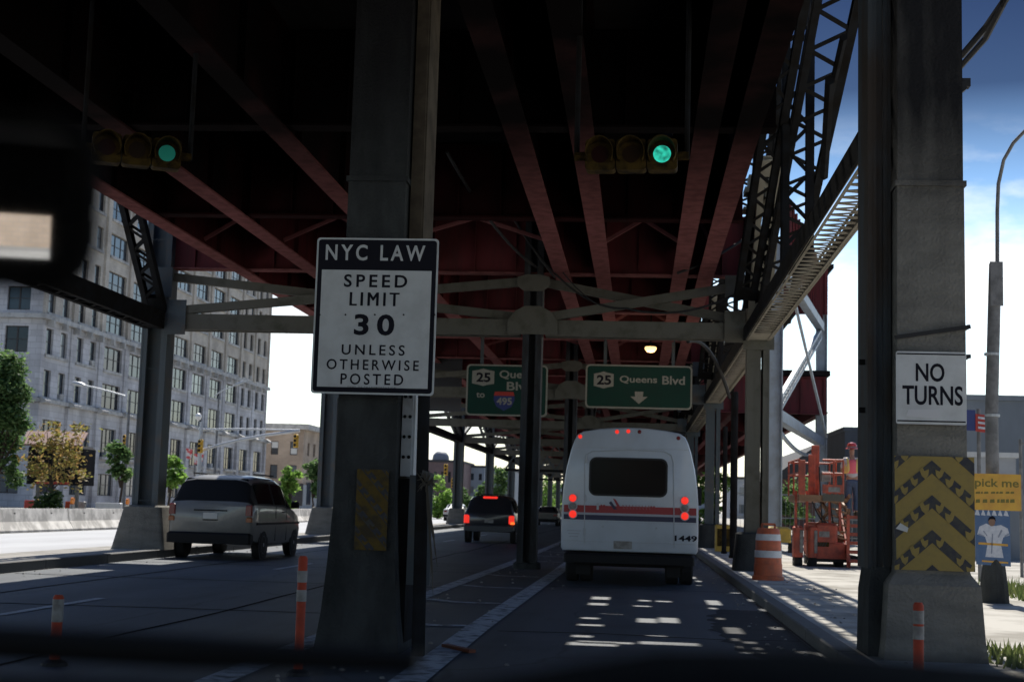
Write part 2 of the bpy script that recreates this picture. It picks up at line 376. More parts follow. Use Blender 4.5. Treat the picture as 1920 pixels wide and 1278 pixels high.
# ------------------------------------------------------------------ elevated viaduct
Y0, DY, NB = 13.1, 18.75, 12
XL, XM, XR = -11.12, -2.42, 2.60
bent = lambda k: Y0 + DY * k
YE = 236.0
deck = thing("viaduct_deck", "dark red underside of the elevated road with its long girders, over the lanes", "elevated deck", (0, 0, 8.0))
added_sun_slots = [(-0.72, -0.1, 28.20, 28.85), (0.02, 0.5, 28.11, 28.69), (-0.75, -0.45, 26.77, 27.28), (-0.05, 0.45, 26.84, 27.21), (-0.8, -0.5, 24.23, 24.69), (-0.0, 0.5, 24.08, 24.87), (-0.78, -0.42, 23.15, 23.44),
         (-0.62, 0.62, 21.18, 21.62), (-0.75, 0.35, 20.80, 21.13), (-0.72, -0.5, 21.65, 21.94), (-0.7, -0.35, 20.32, 20.53), (-0.05, 0.3, 20.38, 20.52),
         (1.0, 1.18, 33.11, 33.69), (1.15, 1.3, 34.69, 35.41), (0.95, 1.2, 35.89, 36.61), (0.96, 1.2, 22.75, 24.35), (1.0, 1.12, 26.91, 27.49), (1.05, 1.25, 27.84, 28.86),
         (0.95, 1.12, 20.11, 20.69), (1.2, 1.36, 20.20, 20.85), (1.46, 1.56, 20.21, 20.79), (0.95, 1.05, 21.15, 21.44), (1.18, 1.30, 21.04, 21.41), (1.74, 1.88, 20.00, 21.30), (1.75, 1.9, 26.76, 27.64), (1.75, 1.92, 29.06, 29.94), (.92, 1.08, 21.9, 22.2), (1.12, 1.28, 21.6, 21.95), (1.56, 1.7, 20.8, 21.3), (1.56, 1.72, 23.6, 24.2), (.94, 1.1, 24.9, 25.3), (1.58, 1.74, 31.2, 31.6), (.1, .3, 22.2, 22.4), (-.5, -.2, 25.2, 25.35)]
random.seed(77); pieces = []
for x0, x1, y0, y1 in added_sun_slots:            # added deck openings, shaped and split to throw sun patches on the road
    n_ = 1 if x1 - x0 < .4 else 2
    for q in range(n_):
        a_, c_ = x0 + (x1 - x0) * q / n_, x0 + (x1 - x0) * (q + 1) / n_
        if n_ > 1 and random.random() < .12: continue
        j_ = random.uniform(-.08, .08); pieces.append((round(a_ + .02 * (q > 0), 3), round(c_ - random.uniform(0, .12) * (q < n_ - 1), 3), round(y0 + j_, 3), round(y0 + j_ + (y1 - y0) * random.uniform(.55, 1.25), 3)))
added_sun_slots = pieces
YB = -34.0
b = MB(); wall_grid(b, (-9.5, YE, 8.0), (1, 0, 0), (0, -1, 0), 11.5, YE - YB, [(x0 + 9.5, x1 + 9.5, YE - y1, YE - y0) for x0, x1, y0, y1 in added_sun_slots], .1)
b.box(-9.5, -9.3, YB, YE, 8.11, 8.9); b.box(1.8, 2.0, YB, YE, 8.11, 8.7)
o = MB()
wall_grid(o, (-9.5, YB, 8.10), (1, 0, 0), (0, 1, 0), 11.5, YE - YB, [(x0 + 9.5, x1 + 9.5, y0 - YB, y1 - YB) for x0, x1, y0, y1 in added_sun_slots], .0005)
b.v += [p for p in o.v]; n0 = len(b.v) - len(o.v); b.f += [tuple(i + n0 for i in f) for f in o.f]; b.m += o.m
b.build("deck_slab", SOFFIT, deck)
MIDST = mat("grimy_dark_grey_paint", (0.05, 0.056, 0.062), .7, spec=.2, col2=(.03, .026, .024), scale=2.2, amount=.8, bump=.12, bscale=25, stretch=(2, 2, .5))
SOOT = mat("painted_dim_steel", (0.005, 0.004, 0.004), 0.95, spec=0.02, col2=(0.008, 0.005, 0.005), scale=2, amount=.7)  # black colour stands in for windshield tint-band dimming on the nearest steel
REDD = mat("painted_dim_red", (0.035, 0.011, 0.011), 0.85, spec=0.1, col2=(0.02, 0.012, 0.012), scale=1.6, amount=.8); PINKD = mat("painted_dim_faded_red", (0.045, 0.017, 0.017), 0.9, spec=0.05, col2=(0.03, 0.016, 0.016), scale=2.2, amount=.9, stretch=(3, .7, 1))  # reds with the same overhead dimming put into their colour
def dimpaint(name, clean, dirty, y0, y1):  # blackens the paint towards the camera, imitating tint-band dimming
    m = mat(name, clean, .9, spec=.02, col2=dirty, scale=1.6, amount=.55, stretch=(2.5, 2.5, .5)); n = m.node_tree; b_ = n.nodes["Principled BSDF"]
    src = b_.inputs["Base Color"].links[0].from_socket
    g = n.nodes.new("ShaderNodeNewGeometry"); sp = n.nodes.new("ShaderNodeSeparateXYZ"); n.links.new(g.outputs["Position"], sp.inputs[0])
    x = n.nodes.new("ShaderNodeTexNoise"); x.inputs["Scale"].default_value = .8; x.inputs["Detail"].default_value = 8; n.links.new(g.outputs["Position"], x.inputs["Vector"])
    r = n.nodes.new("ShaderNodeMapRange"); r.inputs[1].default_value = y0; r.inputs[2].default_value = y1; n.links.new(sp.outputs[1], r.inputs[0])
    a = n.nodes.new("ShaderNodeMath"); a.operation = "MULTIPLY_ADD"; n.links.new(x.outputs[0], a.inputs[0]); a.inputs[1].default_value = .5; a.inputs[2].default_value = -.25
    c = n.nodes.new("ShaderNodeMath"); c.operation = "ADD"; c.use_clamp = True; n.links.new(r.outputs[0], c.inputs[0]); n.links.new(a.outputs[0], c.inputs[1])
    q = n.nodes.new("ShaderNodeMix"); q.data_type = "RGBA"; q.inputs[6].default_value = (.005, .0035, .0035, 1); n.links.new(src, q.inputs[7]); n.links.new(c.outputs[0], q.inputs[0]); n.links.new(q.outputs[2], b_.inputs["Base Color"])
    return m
WEBP = dimpaint("painted_dim_red_web", (0.115, 0.021, 0.024), (0.06, 0.022, 0.02), 24, 33)  # near ends of webs and flanges carry the painted dimming
FLAP = dimpaint("painted_dim_faded_flange", (0.235, 0.09, 0.087), (0.10, 0.04, 0.038), 18.6, 25.5)
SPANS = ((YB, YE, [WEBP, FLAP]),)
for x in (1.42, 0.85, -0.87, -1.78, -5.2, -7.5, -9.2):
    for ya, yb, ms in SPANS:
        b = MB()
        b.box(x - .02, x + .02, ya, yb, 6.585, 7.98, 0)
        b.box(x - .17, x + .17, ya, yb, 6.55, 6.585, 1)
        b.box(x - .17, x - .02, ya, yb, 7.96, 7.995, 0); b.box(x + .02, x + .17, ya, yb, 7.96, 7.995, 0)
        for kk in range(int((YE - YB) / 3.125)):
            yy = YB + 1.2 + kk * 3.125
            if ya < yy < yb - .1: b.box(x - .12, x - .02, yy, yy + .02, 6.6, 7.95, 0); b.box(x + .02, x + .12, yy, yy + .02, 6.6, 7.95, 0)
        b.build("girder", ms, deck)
fb = 0
yy = Y0 - 6 * DY / 3
while yy < YE - 1:
    main = abs(((yy - Y0) / DY) - round((yy - Y0) / DY)) < .01
    b = MB()
    x0, x1 = (XL + .3, XR - .3) if main else (-9.35, 1.8)
    b.box(x0, x1, yy - .015, yy + .015, 6.63, 7.97, 0)
    b.box(x0, x1, yy - .16, yy + .16, 6.595, 6.63, 1)
    b.box(x0, x1, yy - .16, yy - .016, 7.93, 7.958, 0)
    for kk in range(14):
        xx = x0 + .5 + kk * (x1 - x0 - 1) / 13
        b.box(xx - .01, xx + .01, yy - .11, yy - .016, 6.64, 7.92, 0)
    b.build("floor_beam", [SOOT, SOOT] if yy < 20 else [REDST, FLAP] if yy > 31 else [WEBP, WEBP], deck)  # nearest beams coloured black to imitate the dimming overhead
    yy += DY / 3
# slender cross frames between the girders
for yy in (28.8, 41.2, 47.5, 60.0, 66.2, 78.7):
    b = MB()
    for xa, xb in ((-.85, .83), (.87, 1.40), (-5.18, -1.8), (-7.48, -5.22), (-9.18, -7.52)):
        b.bar((xa, yy, 6.75), (xb, yy + .1, 7.8), .07, .07); b.bar((xa, yy, 7.82), (xb, yy - .1, 6.75), .07, .07)
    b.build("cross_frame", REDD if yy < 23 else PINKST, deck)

ORD = ["nearest", "second", "third", "fourth", "fifth", "sixth", "seventh", "eighth", "ninth", "tenth", "eleventh", "twelfth", "thirteenth"]
ROWN = {"L": ("left row along the concrete median", XL), "M": ("middle row on the painted island", XM), "R": ("right row along the kerb", XR)}

def column(row, k):
    nm, x = ROWN[row]; y = bent(k)
    look = {("L", 1): "grey built-up steel column on a tapered concrete pedestal beside the minivan", ("M", 1): "dark steel column standing in front of the left green guide sign",
            ("R", 1): "tan grey steel column behind the striped orange drum", ("R", 2): "grey steel column right of the white bus, beside the dark post",
            ("M", 2): "dark grey column with oval plates between the two green guide signs", ("L", 2): "grey steel column left of the speed limit sign, before the tan building"}.get((row, k))
    lab = look or f"grey steel viaduct column, {ORD[k]} of the {nm}"
    t = thing("viaduct_column", lab, "column", (x, y, 0), "steel columns carrying the viaduct")
    zb = 0.17 if row == "L" else 0.12 if row == "R" else 0.0
    zp = 1.15 if row == "L" else 0.95 if row == "R" else 0.16
    hw = {'L': .28, 'M': .195, 'R': .225}[row]
    # base
    b = MB(); w0, w1 = (.62, .42) if row == "L" else (.50, .40) if row == "R" else (.30, .27)
    ring = lambda w, z: [(x + p * 1, y + q, z) for p, q in rrect(2 * w, 2 * w, .1, 3)]
    b.loft([ring(w0, zb), ring(w0 * .97, zb + .08), ring(w1 + .02, zp - .04), ring(w1 - .03, zp)])
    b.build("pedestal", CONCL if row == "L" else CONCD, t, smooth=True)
    top = 8.9 if row == "R" else 8.0
    b = MB()
    m1 = TANST if (row == 'R' and k == 1) else MIDST if row == 'M' else STEEL
    for s in (-1, 1):
        b.box(x + s * hw - .02, x + s * hw + .02, y - .27, y + .27, zp - .05, top)
        for q in (-1, 1):
            b.box(min(x + s * (hw - .02), x + s * (hw - .12)), max(x + s * (hw - .02), x + s * (hw - .12)), y + q * .25 - .012, y + q * .25 + .012, zp - .05, top)
    if row == "R": b.box(x - hw + .021, x + .06, y - .22, y - .195, zp - .05, 5.15); b.box(x - .02, x + .02, y - .19, y + .2, zp - .05, top)
    else: b.box(x - hw + .021, x + hw - .021, y - .02, y + .02, zp - .05, top)
    z = zp + .1
    while z < top - .5 and row != "R" and k < 3:
        b.box(x - hw + .11, x + hw - .11, y - .262, y - .25, z, z + .01); z += 3.0
    b.build("shaft", m1, t)
    # gusset plates
    g = MB()
    def oval(cx, cz, w, h, yy, n=18, p=2.6):
        return [(cx + math.copysign(abs(math.cos(q)) ** (2 / p), math.cos(q)) * w / 2, cz + math.copysign(abs(math.sin(q)) ** (2 / p), math.sin(q)) * h / 2) for q in (2 * math.pi * j / n for j in range(n))]
    if row == "M":
        g.prism([(x - .56, 5.2), (x + .56, 5.2), (x + .56, 5.5), (x + .40, 5.72), (x + .18, 5.84), (x - .18, 5.84), (x - .40, 5.72), (x - .56, 5.5)], (0, y - .31, 0), XA, ZA, .03); g.prism([(x - .38, 6.3), (x - .2, 6.18), (x + .2, 6.18), (x + .38, 6.3), (x + .36, 6.5), (x + .15, 6.56), (x - .15, 6.56), (x - .36, 6.5)], (0, y - .30, 0), XA, ZA, .03)
    elif row == "L":
        g.box(x + .3, x + .72, y - .30, y - .27, 5.05, 5.85); g.box(x - .32, x + .36, y - .305, y - .275, 5.9, 6.6)
    else:
        g.box(x - .75, x - .3, y - .30, y - .27, 5.1, 5.8); g.box(x - .75, x - .3, y - .29, y - .27, 6.1, 6.6); g.box(x - .34, x + .34, y - .31, y - .28, 4.95, 5.55); g.box(x - .36, x + .36, y - .3, y + .3, 8.1, 8.16); g.box(x - .33, x + .33, y - .29, y + .29, 8.5, 8.62)
    if k < 4: g.build("gusset_plate", m1 if row != 'M' else TANST, t)
    return t
for k in range(1, NB):
    for row in "LMR": column(row, k)

def bent_frame(k):
    y = bent(k)
    t = thing("bracing_frame", ("sign-height cross beam with flat cross braces above the speed limit sign" if k == 0 else f"riveted cross beam with shallow cross braces between the columns, {ORD[k]} across the road"), "cross beam", (XM, y, 5.36), "cross beams between the column rows")
    for x0, x1 in ((XL + .31, XM - .29), (XM + .29, XR - .31)):
        b = MB(); laced(b, (x0, y, 5.36), (x1, y, 5.36), .42, .34, .4 if k < 3 else .9, both=False); b.build("cross_beam", TANST if k else SOOT, t)  # first beam takes the black that imitates tint-band dimming
        b = MB()
        b.bar((x0, y - .16, 5.60), (x1, y - .16, 6.40), .16, .19); b.build("cross_brace", TANST, t)
        b = MB(); b.bar((x0, y + .06, 6.42), (x1, y + .06, 5.62), .16, .19); b.build("cross_brace", TANST, t)
    return t
for k in range(1, 10): bent_frame(k)

for k in range(0, 7):
    ya, yb = bent(k) + .3, bent(k + 1) - .32
    if k == 0: ya = 14.2
    t = thing("lattice_strut", f"laced box strut running between the right-hand columns at beam height, {ORD[k]} from the camera", "lattice strut", (XR, (ya + yb) / 2, 5.36), "laced struts along the column rows")
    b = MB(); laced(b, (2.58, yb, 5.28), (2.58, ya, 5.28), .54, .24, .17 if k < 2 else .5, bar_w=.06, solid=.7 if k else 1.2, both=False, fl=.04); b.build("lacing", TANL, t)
    b = MB(); b.bar((2.285, yb, 5.29), (2.285, ya, 5.29), .04, .29); b.build("web_plate", DARKST, t)
    if k == 0:
        t = thing("lattice_strut", "dark laced strut along the left-hand columns at beam height, beside the mirror", "lattice strut", (XL, (ya + yb) / 2, 5.36), "laced struts along the column rows")
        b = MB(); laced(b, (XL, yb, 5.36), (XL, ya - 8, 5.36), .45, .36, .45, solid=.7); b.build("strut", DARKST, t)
    # knee braces
    yb2 = bent(k + 1)
    for x, dz, lab in ((XL, 2.55, "left-hand"), (XR, 2.9, "right-hand")):
        t = thing("knee_brace", f"laced knee brace climbing from the {ORD[k]} {lab} column to the deck", "brace", (x, yb2 - 1.5, 6.5), "laced knee braces under the deck")
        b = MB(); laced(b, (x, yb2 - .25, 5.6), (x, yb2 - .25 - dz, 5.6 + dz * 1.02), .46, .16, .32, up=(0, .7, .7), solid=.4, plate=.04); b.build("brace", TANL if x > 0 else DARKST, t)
    # truss above the right-hand row
    t = thing("lattice_diagonal", f"tall laced diagonal of the side truss above the kerb, {ORD[k]} from the camera", "truss diagonal", (XR + .1, yb2 - 9, 8.5), "laced diagonals of the side truss")
    b = MB(); laced(b, (XR + .30, yb2 - .4, 5.6), (XR + .30, bent(k) + .3, 12.0), .70, .16, .50, up=(0, .4, .9), solid=.6, bar_w=.085, plate=.07, both=False); b.build("diagonal", DARKST, t)
    t = thing("lattice_diagonal", f"inner laced diagonal beside the deck edge above the kerb, {ORD[k]} from the camera", "truss diagonal", (XR - .35, yb2 - 9, 8.5), "laced diagonals of the side truss")
    b = MB(); laced(b, (XR - .36, yb2 - 1.0, 6.0), (XR - .36, bent(k) - .3, 12.0), .42, .14, .46, up=(0, .4, .9), solid=.6, bar_w=.07, plate=.06, both=False); b.build("diagonal", DARKST, t)
    t = thing("truss_post", f"slim laced post of the side truss between bents, {ORD[k]} from the camera", "truss post", (XR + .05, yb2 - 7.4, 8), "laced posts of the side truss")
    b = MB(); laced(b, (XR + .05, yb2 - 7.4, 5.45), (XR + .05, yb2 - 7.4, 12.0), .5, .16, .42, up=(0, 1, 0), solid=.5, bar_w=.07, plate=.06, both=False); b.build("post", DARKST, t)
    t = thing("lattice_diagonal", f"steep laced hanger of the side truss above the kerb, {ORD[k]} from the camera", "truss diagonal", (XR + .1, yb2 - 4, 9), "laced diagonals of the side truss")
    b = MB(); laced(b, (XR - .10, yb2 - .4, 5.9), (XR - .10, yb2 - 6.2, 12.2), .46, .16, .42, up=(0, .7, .7), solid=.5, bar_w=.07, plate=.06, both=False); b.build("diagonal", DARKST, t)
t = thing("truss_chord", "dark upper chord of the side truss high above the kerb", "truss chord", (XR, 60, 12))
b = MB(); laced(b, (XR + .05, 150, 12.2), (XR + .05, 2, 12.2), .7, .5, .6, solid=.6, bar_w=.1); b.build("chord", DARKST, t)
t = thing("truss_rod", "thin dark tie rod slanting beside the lattice at upper right", "tie rod", (3.4, 20, 9))
b = MB(); b.tube([at(1582, 70, 17.5), at(1552, 200, 20)], .05, 6); b.tube([at(1556, 150, 18.3), at(1545, 330, 22)], .07, 6); b.build("rod", DARKST, t)

# ------------------------------------------------------------------ nearest bent: two concrete-cased pillars
def flare(b, x0, x1, y0, y1, prof, mi=0):
    rings = []
    for z, d in prof:
        rings.append([(p, q, z) for p, q in ((x0 - d, y0 - d), (x1 + d, y0 - d), (x1 + d, y1 + d), (x0 - d, y1 + d))])
    b.loft(rings, mi)
DIMC = mat("painted_dim_concrete", (.034, .035, .036), .95, spec=.05, col2=(.02, .02, .02), scale=1.6, amount=.9, bump=.5)  # concrete darkened in colour to imitate dimming at the pillar tops
def dim_top(m, z0, z1):  # blackens the colour with height, imitating tint-band dimming, ragged by noise
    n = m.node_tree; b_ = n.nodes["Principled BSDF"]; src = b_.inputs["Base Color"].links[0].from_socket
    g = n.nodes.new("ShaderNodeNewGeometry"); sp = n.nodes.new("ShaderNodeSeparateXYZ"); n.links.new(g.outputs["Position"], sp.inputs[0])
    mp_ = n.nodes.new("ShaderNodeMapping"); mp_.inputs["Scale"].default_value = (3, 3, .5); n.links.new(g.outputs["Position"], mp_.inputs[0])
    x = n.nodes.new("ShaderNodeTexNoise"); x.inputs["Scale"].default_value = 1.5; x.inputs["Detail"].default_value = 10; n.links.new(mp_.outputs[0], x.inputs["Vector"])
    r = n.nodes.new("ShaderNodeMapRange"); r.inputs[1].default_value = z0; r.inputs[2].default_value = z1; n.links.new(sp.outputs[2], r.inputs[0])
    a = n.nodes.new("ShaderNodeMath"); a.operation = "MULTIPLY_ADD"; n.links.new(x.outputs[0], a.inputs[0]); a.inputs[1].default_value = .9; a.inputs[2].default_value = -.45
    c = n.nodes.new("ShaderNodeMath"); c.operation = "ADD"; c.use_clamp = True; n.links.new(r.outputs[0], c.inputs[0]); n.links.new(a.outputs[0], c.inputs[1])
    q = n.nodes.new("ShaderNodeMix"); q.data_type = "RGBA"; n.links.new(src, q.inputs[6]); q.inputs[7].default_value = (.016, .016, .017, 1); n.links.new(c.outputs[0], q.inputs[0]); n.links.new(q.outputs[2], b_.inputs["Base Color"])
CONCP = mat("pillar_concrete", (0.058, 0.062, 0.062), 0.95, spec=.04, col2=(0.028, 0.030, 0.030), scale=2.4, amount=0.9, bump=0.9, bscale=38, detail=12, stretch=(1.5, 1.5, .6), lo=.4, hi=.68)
dim_top(CONCL, 3.7, 5.3); dim_top(CONCP, 4.0, 5.6)
pil = thing("concrete_pillar", "concrete-cased pillar that carries the large speed limit sign", "pillar", (-2.4, 13.5, 0))
b = MB(); flare(b, -2.81, -2.24, 13.10, 13.75, ((0, .11), (.12, .095), (.35, .065), (.75, .035), (1.1, .015), (1.4, 0), (4.42, -.01)))
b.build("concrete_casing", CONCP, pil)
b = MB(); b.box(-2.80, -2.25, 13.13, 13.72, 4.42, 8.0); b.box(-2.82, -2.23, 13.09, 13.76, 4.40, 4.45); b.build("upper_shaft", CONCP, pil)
b = MB(); b.box(-2.23, -2.13, 13.3, 13.33, 1.62, 2.9); b.box(-2.135, -2.11, 13.33, 13.95, 1.62, 2.9)
b.build("steel_flange", STEEL2, pil)
b = MB(); b.box(-2.23, -2.115, 13.3, 13.33, 2.9, 4.7); b.box(-2.12, -2.10, 13.33, 13.95, 2.9, 4.7); BRST = mat("brown_rusty_steel", (.085, .070, .052), .8, spec=.1, col2=(.04, .032, .025), scale=3, amount=.8); b.build("upper_flange", BRST, pil)
b = MB(); b.box(-2.23, -2.115, 13.3, 13.33, 4.7, 8.0); b.box(-2.12, -2.10, 13.33, 13.95, 4.7, 8.0); b.build("upper_flange", BRST, pil)
b = MB(); b.box(-2.23, -2.14, 13.305, 13.95, .05, 1.6); b.build("lower_flange", DARKST, pil)
for q in range(6):
    for dx in (-2.205, -2.155):
        b = MB(); b.lathe([(.018, 0), (.014, -.012), (.004, -.016)], (dx, 13.299, 1.8 + q * .19), 6, axis="y"); b.build("rivet", DARKST, pil)
b = MB(); b.box(-2.12, -1.90, 13.20, 13.22, .62, 1.63); b.build("guard_plate", STEEL, pil)
# yellow and black hazard chevrons on the pillar
HAZY = mat("faded_hazard_yellow", (0.27, 0.195, 0.05), 0.7, col2=(0.16, 0.125, 0.05), scale=14, amount=0.4, detail=8, lo=.45, hi=.72)
HAZB = mat("hazard_black", (0.02, 0.022, 0.032), 0.65, col2=(0.06, 0.055, 0.035), scale=16, amount=0.6)
def panel_pts(poly, o, w, h): return [(o[0] + p * w, o[2] + q * h) for p, q in poly]
hp = thing("hazard_panel", "narrow worn panel of yellow and black diagonal stripes on the speed limit pillar", "hazard sign", (-2.42, 13.0, 1.3), "hazard panels on the pillars")
x0, z0, w, h = -2.59, 0.93, .30, .74
b = MB(); b.prism([(0, 0), (w, 0), (w, h), (0, h)], (x0, 13.045, z0), XA, ZA, .012); HAZD = mat("grimy_hazard_yellow", (0.115, 0.078, 0.022), 0.8, spec=.1, col2=(0.055, 0.045, 0.03), scale=9, amount=.9); b.build("panel", HAZD, hp)
b = MB()
def clip_poly(poly, w, h):
    def cut(P, f, ip):
        out = []
        for i in range(len(P)):
            a, c = P[i - 1], P[i]; fa, fc = f(a), f(c)
            if (fa >= 0) != (fc >= 0): t = fa / (fa - fc); out.append((a[0] + (c[0] - a[0]) * t, a[1] + (c[1] - a[1]) * t))
            if fc >= 0: out.append(c)
        return out
    for f in (lambda p: p[0], lambda p: w - p[0], lambda p: p[1], lambda p: h - p[1]):
        poly = cut(poly, f, 0)
        if not poly: return []
    return poly
def check(cx, cy, s, a=0):
    """a curved tick, like the worn marks inside the black bands"""
    pts = [(-.5, .42), (-.12, .02), (.3, .1), (.5, -.02), (.22, -.34), (-.15, -.38), (-.42, 0)]
    return [(cx + (p * math.cos(a) - q * math.sin(a)) * s, cy + (p * math.sin(a) + q * math.cos(a)) * s) for p, q in pts]
tk = MB()
for k in range(-1, 4):
    y1 = h + .13 - k * .215
    q = clip_poly([(0, y1), (0, y1 - .085), (w, y1 - .085 - .34), (w, y1 - .34)], w, h)
    if len(q) > 2: b.prism(q, (x0, 13.042, z0), XA, ZA, .002)
    for j in range(5):
        cx, cy = .035 + j * .066, y1 - .042 - (.035 + j * .066) * 1.133
        q = clip_poly([(cx + p * .03, cy + r * .03) for p, r in ((-1, 1.0), (0, .1), (1, .8), (1, 0), (0, -.9), (-1, .1))], w, h)
        if len(q) > 2: tk.prism(q, (x0, 13.0395, z0), XA, ZA, .002)
tk.build("worn_tick", HAZD, hp)
b.build("stripe_marking", HAZB, hp)

pil2 = thing("concrete_pillar", "wide pillar at right carrying the no turns sign and the chevron panel", "pillar", (2.6, 13.6, 0))
b = MB(); flare(b, 2.32, 2.94, 13.10, 13.9, ((.125, .14), (.3, .12), (.78, .09), (.88, .02), (.95, 0), (4.42, -.01)))
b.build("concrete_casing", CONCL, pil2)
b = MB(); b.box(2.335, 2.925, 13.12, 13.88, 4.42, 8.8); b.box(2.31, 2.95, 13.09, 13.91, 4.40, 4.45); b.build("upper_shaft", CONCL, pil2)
b = MB()
b.box(2.10, 2.14, 13.35, 13.95, .9, 8.9); b.box(2.285, 2.315, 13.35, 13.95, .9, 8.9); b.box(2.18, 2.245, 13.40, 13.42, .9, 8.9)
b.box(2.14, 2.18, 13.36, 13.385, .9, 8.9); b.box(2.245, 2.285, 13.36, 13.385, .9, 8.9)
b.build("steel_shaft", mat("blue_grey_shaft", (.060, .070, .078), .75, spec=.2, col2=(.055, .042, .032), scale=1.5, amount=.9, bump=.2, stretch=(2, 2, .5)), pil2)
b = MB(); flare(b, 2.12, 2.30, 13.3, 13.9, ((.125, .03), (.7, .02), (.92, -.01))); b.build("footing", CONCD, pil2)
for z in (2.83, 3.02):
    b = MB(); zz = z + (.08 if z > 3 else 0)
    b.bar((2.30, 13.075, z - .03), (2.97, 13.075, zz), .02, .035); b.bar((2.955, 13.07, zz), (2.955, 13.93, zz), .02, .035); b.build("strap", BLACK, pil2)
b = MB()
for z in (2.78, 2.33): b.box(2.05, 2.10, 13.5, 13.54, z, z + .05); 
b.build("bracket", DARKST, pil2)
hp2 = thing("hazard_panel", "large faded yellow panel with black chevrons below the no turns sign", "hazard sign", (2.7, 13.0, 1.4), "hazard panels on the pillars")
x0, z0, w, h = 2.29, .91, .70, 1.01
b = MB(); b.prism([(.02, 0), (w, .0), (w, h), (0, h)], (x0, 13.06, z0), XA, ZA, .012); b.build("panel", HAZY, hp2)
b = MB()
random.seed(11)
cxm = w * .47
def addp(pl):
    pl = clip_poly(pl, w, h)
    if len(pl) > 2: b.prism(pl, (x0, 13.056, z0), XA, ZA, .002)
tk = MB()
def addt(pl):
    pl = clip_poly(pl, w, h)
    if len(pl) > 2: tk.prism(pl, (x0, 13.0535, z0), XA, ZA, .002)
for k in range(-1, 4):
    yt = h * (1 - .035 - .305 * k); sl = .88; th_ = .115
    for s_ in (-1, 1):
        a_ = (cxm, yt); e_ = (cxm + s_ * .6, yt - .6 * sl)
        addp([a_, (cxm, yt - th_), (e_[0], e_[1] - th_), e_] if s_ < 0 else [e_, (e_[0], e_[1] - th_), (cxm, yt - th_), a_])
        for j in range(1, 6):
            if random.random() < .1: continue
            cx, cy = cxm + s_ * (.088 * j - .012), yt - .052 - (.088 * j - .012) * sl
            sc = .043 * random.uniform(.85, 1.15)
            addt([(cx + s_ * sc * p, cy + q * sc) for p, q in ((-1.1, .9), (-.2, .5), (.15, 1.25), (.75, .7), (.3, -.5), (-.4, -1.1), (-1.0, -.3))])
tk.build("worn_tick", HAZY, hp2)
b.build("chevron_marking", HAZB, hp2)
b = MB(); b.prism([(.01, .36), (.05, .41), (.12, .37), (.11, .33)], (x0, 13.05, z0), XA, ZA, .003); b.build("torn_patch", WHITE, hp2)

# ------------------------------------------------------------------ branching side viaduct beyond, on the right
LBLUE = mat("pale_blue_grey_steel", (0.40, 0.45, 0.50), 0.5, col2=(0.28, 0.28, 0.28), scale=2, amount=0.6, bump=0.08)
sv = thing("side_trestle", "pale blue-grey trestle of the branching ramp beyond the kerb with red girders", "trestle", (6.8, 60, 0))
A = Vector((4.75, 50.6, 0)); D = Vector((4.05, 19.4, 0))
def along(t, z, off=0): 
    n = Vector((D.y, -D.x, 0)).normalized(); p = A + D * t + n * off; return Vector((p.x, p.y, z))
for t_, top in ((0, 11.0), (1, 13.2)):
    p = along(t_, 0); b = MB(); b.box(p.x - .25, p.x - .21, p.y - .25, p.y + .25, .12, top); b.box(p.x + .21, p.x + .25, p.y - .25, p.y + .25, .12, top); b.box(p.x - .209, p.x + .209, p.y - .02, p.y + .02, .12, top)
    b.build("post", LBLUE, sv)
    for zz in (4.85, 10.4):
        b = MB()
        if t_ < .5: b.bar(along(.03, zz), along(.97, zz), .35, .4); b.build("beam", LBLUE, sv)
for t_ in (0,):
    b = MB(); laced(b, along(t_ + .03, 5.1), along(t_ + (.97 if t_ == 0 else .88), 10.1), .5, .14, .38, up=(D.y, -D.x, 0), solid=.4, bar_w=.06); b.build("laced_brace", LBLUE, sv)
    b = MB(); b.bar(along(t_ + .03, 10.2, .3), along(t_ + (.97 if t_ == 0 else .88), 5.1, .3), .1, .12); b.build("tie", LBLUE, sv)
b = MB(); q0, q1 = along(.25, 12, -.1), along(1.0, 12, -.1)
b.bar(q0, q1, .1, 3.0)
for k in range(14):
    p = q0.lerp(q1, k / 13.0) + Vector((D.y, -D.x, 0)).normalized() * .1; b.box(p.x - .04, p.x + .04, p.y - .1, p.y + .1, 10.5, 13.5)
b.build("upper_girder", REDST, sv)
rd = thing("ramp_deck", "dark red girder deck of the ramp that branches off right behind the trestle", "elevated deck", (6, 69.3, 8))
b = MB(); b.box(2.85, 8.95, 69.28, 69.34, 6.2, 7.95); b.box(2.85, 8.95, 69.1, 69.52, 6.15, 6.2); b.box(2.85, 8.95, 69.1, 69.279, 7.9, 7.95)
for k in range(6): b.box(3.3 + k * 1.1, 3.34 + k * 1.1, 69.15, 69.279, 6.21, 7.9)
b.build("floor_beam", REDST, rd)
b = MB(); b.box(2.3, 9.1, 69.0, 225, 8.0, 8.25); b.build("deck_slab", SOFFIT, rd)
for x in (8.9, 6.8, 4.7):
    b = MB(); b.box(x - .03, x + .03, 69.36, 225, 6.3, 7.98); b.box(x - .17, x + .17, 69.55, 225, 6.25, 6.299); b.build("girder", REDST, rd)
for yy in (88, 107, 125):
    b = MB(); b.box(2.85, 8.8, yy, yy + .04, 6.31, 7.97); b.build("floor_beam", REDST, rd)
b = MB(); b.box(6.0, 9.0, 69.3, 69.36, 11.0, 13.3)
for k in range(9): b.box(6.2 + k * .33, 6.25 + k * .33, 69.2, 69.299, 11.0, 13.3)
b.build("upper_floor_beam", REDST, rd)
b = MB(); b.box(6.0, 9.3, 69.4, 180, 13.3, 13.5); b.build("upper_slab", SOFFIT, rd)
b = MB()
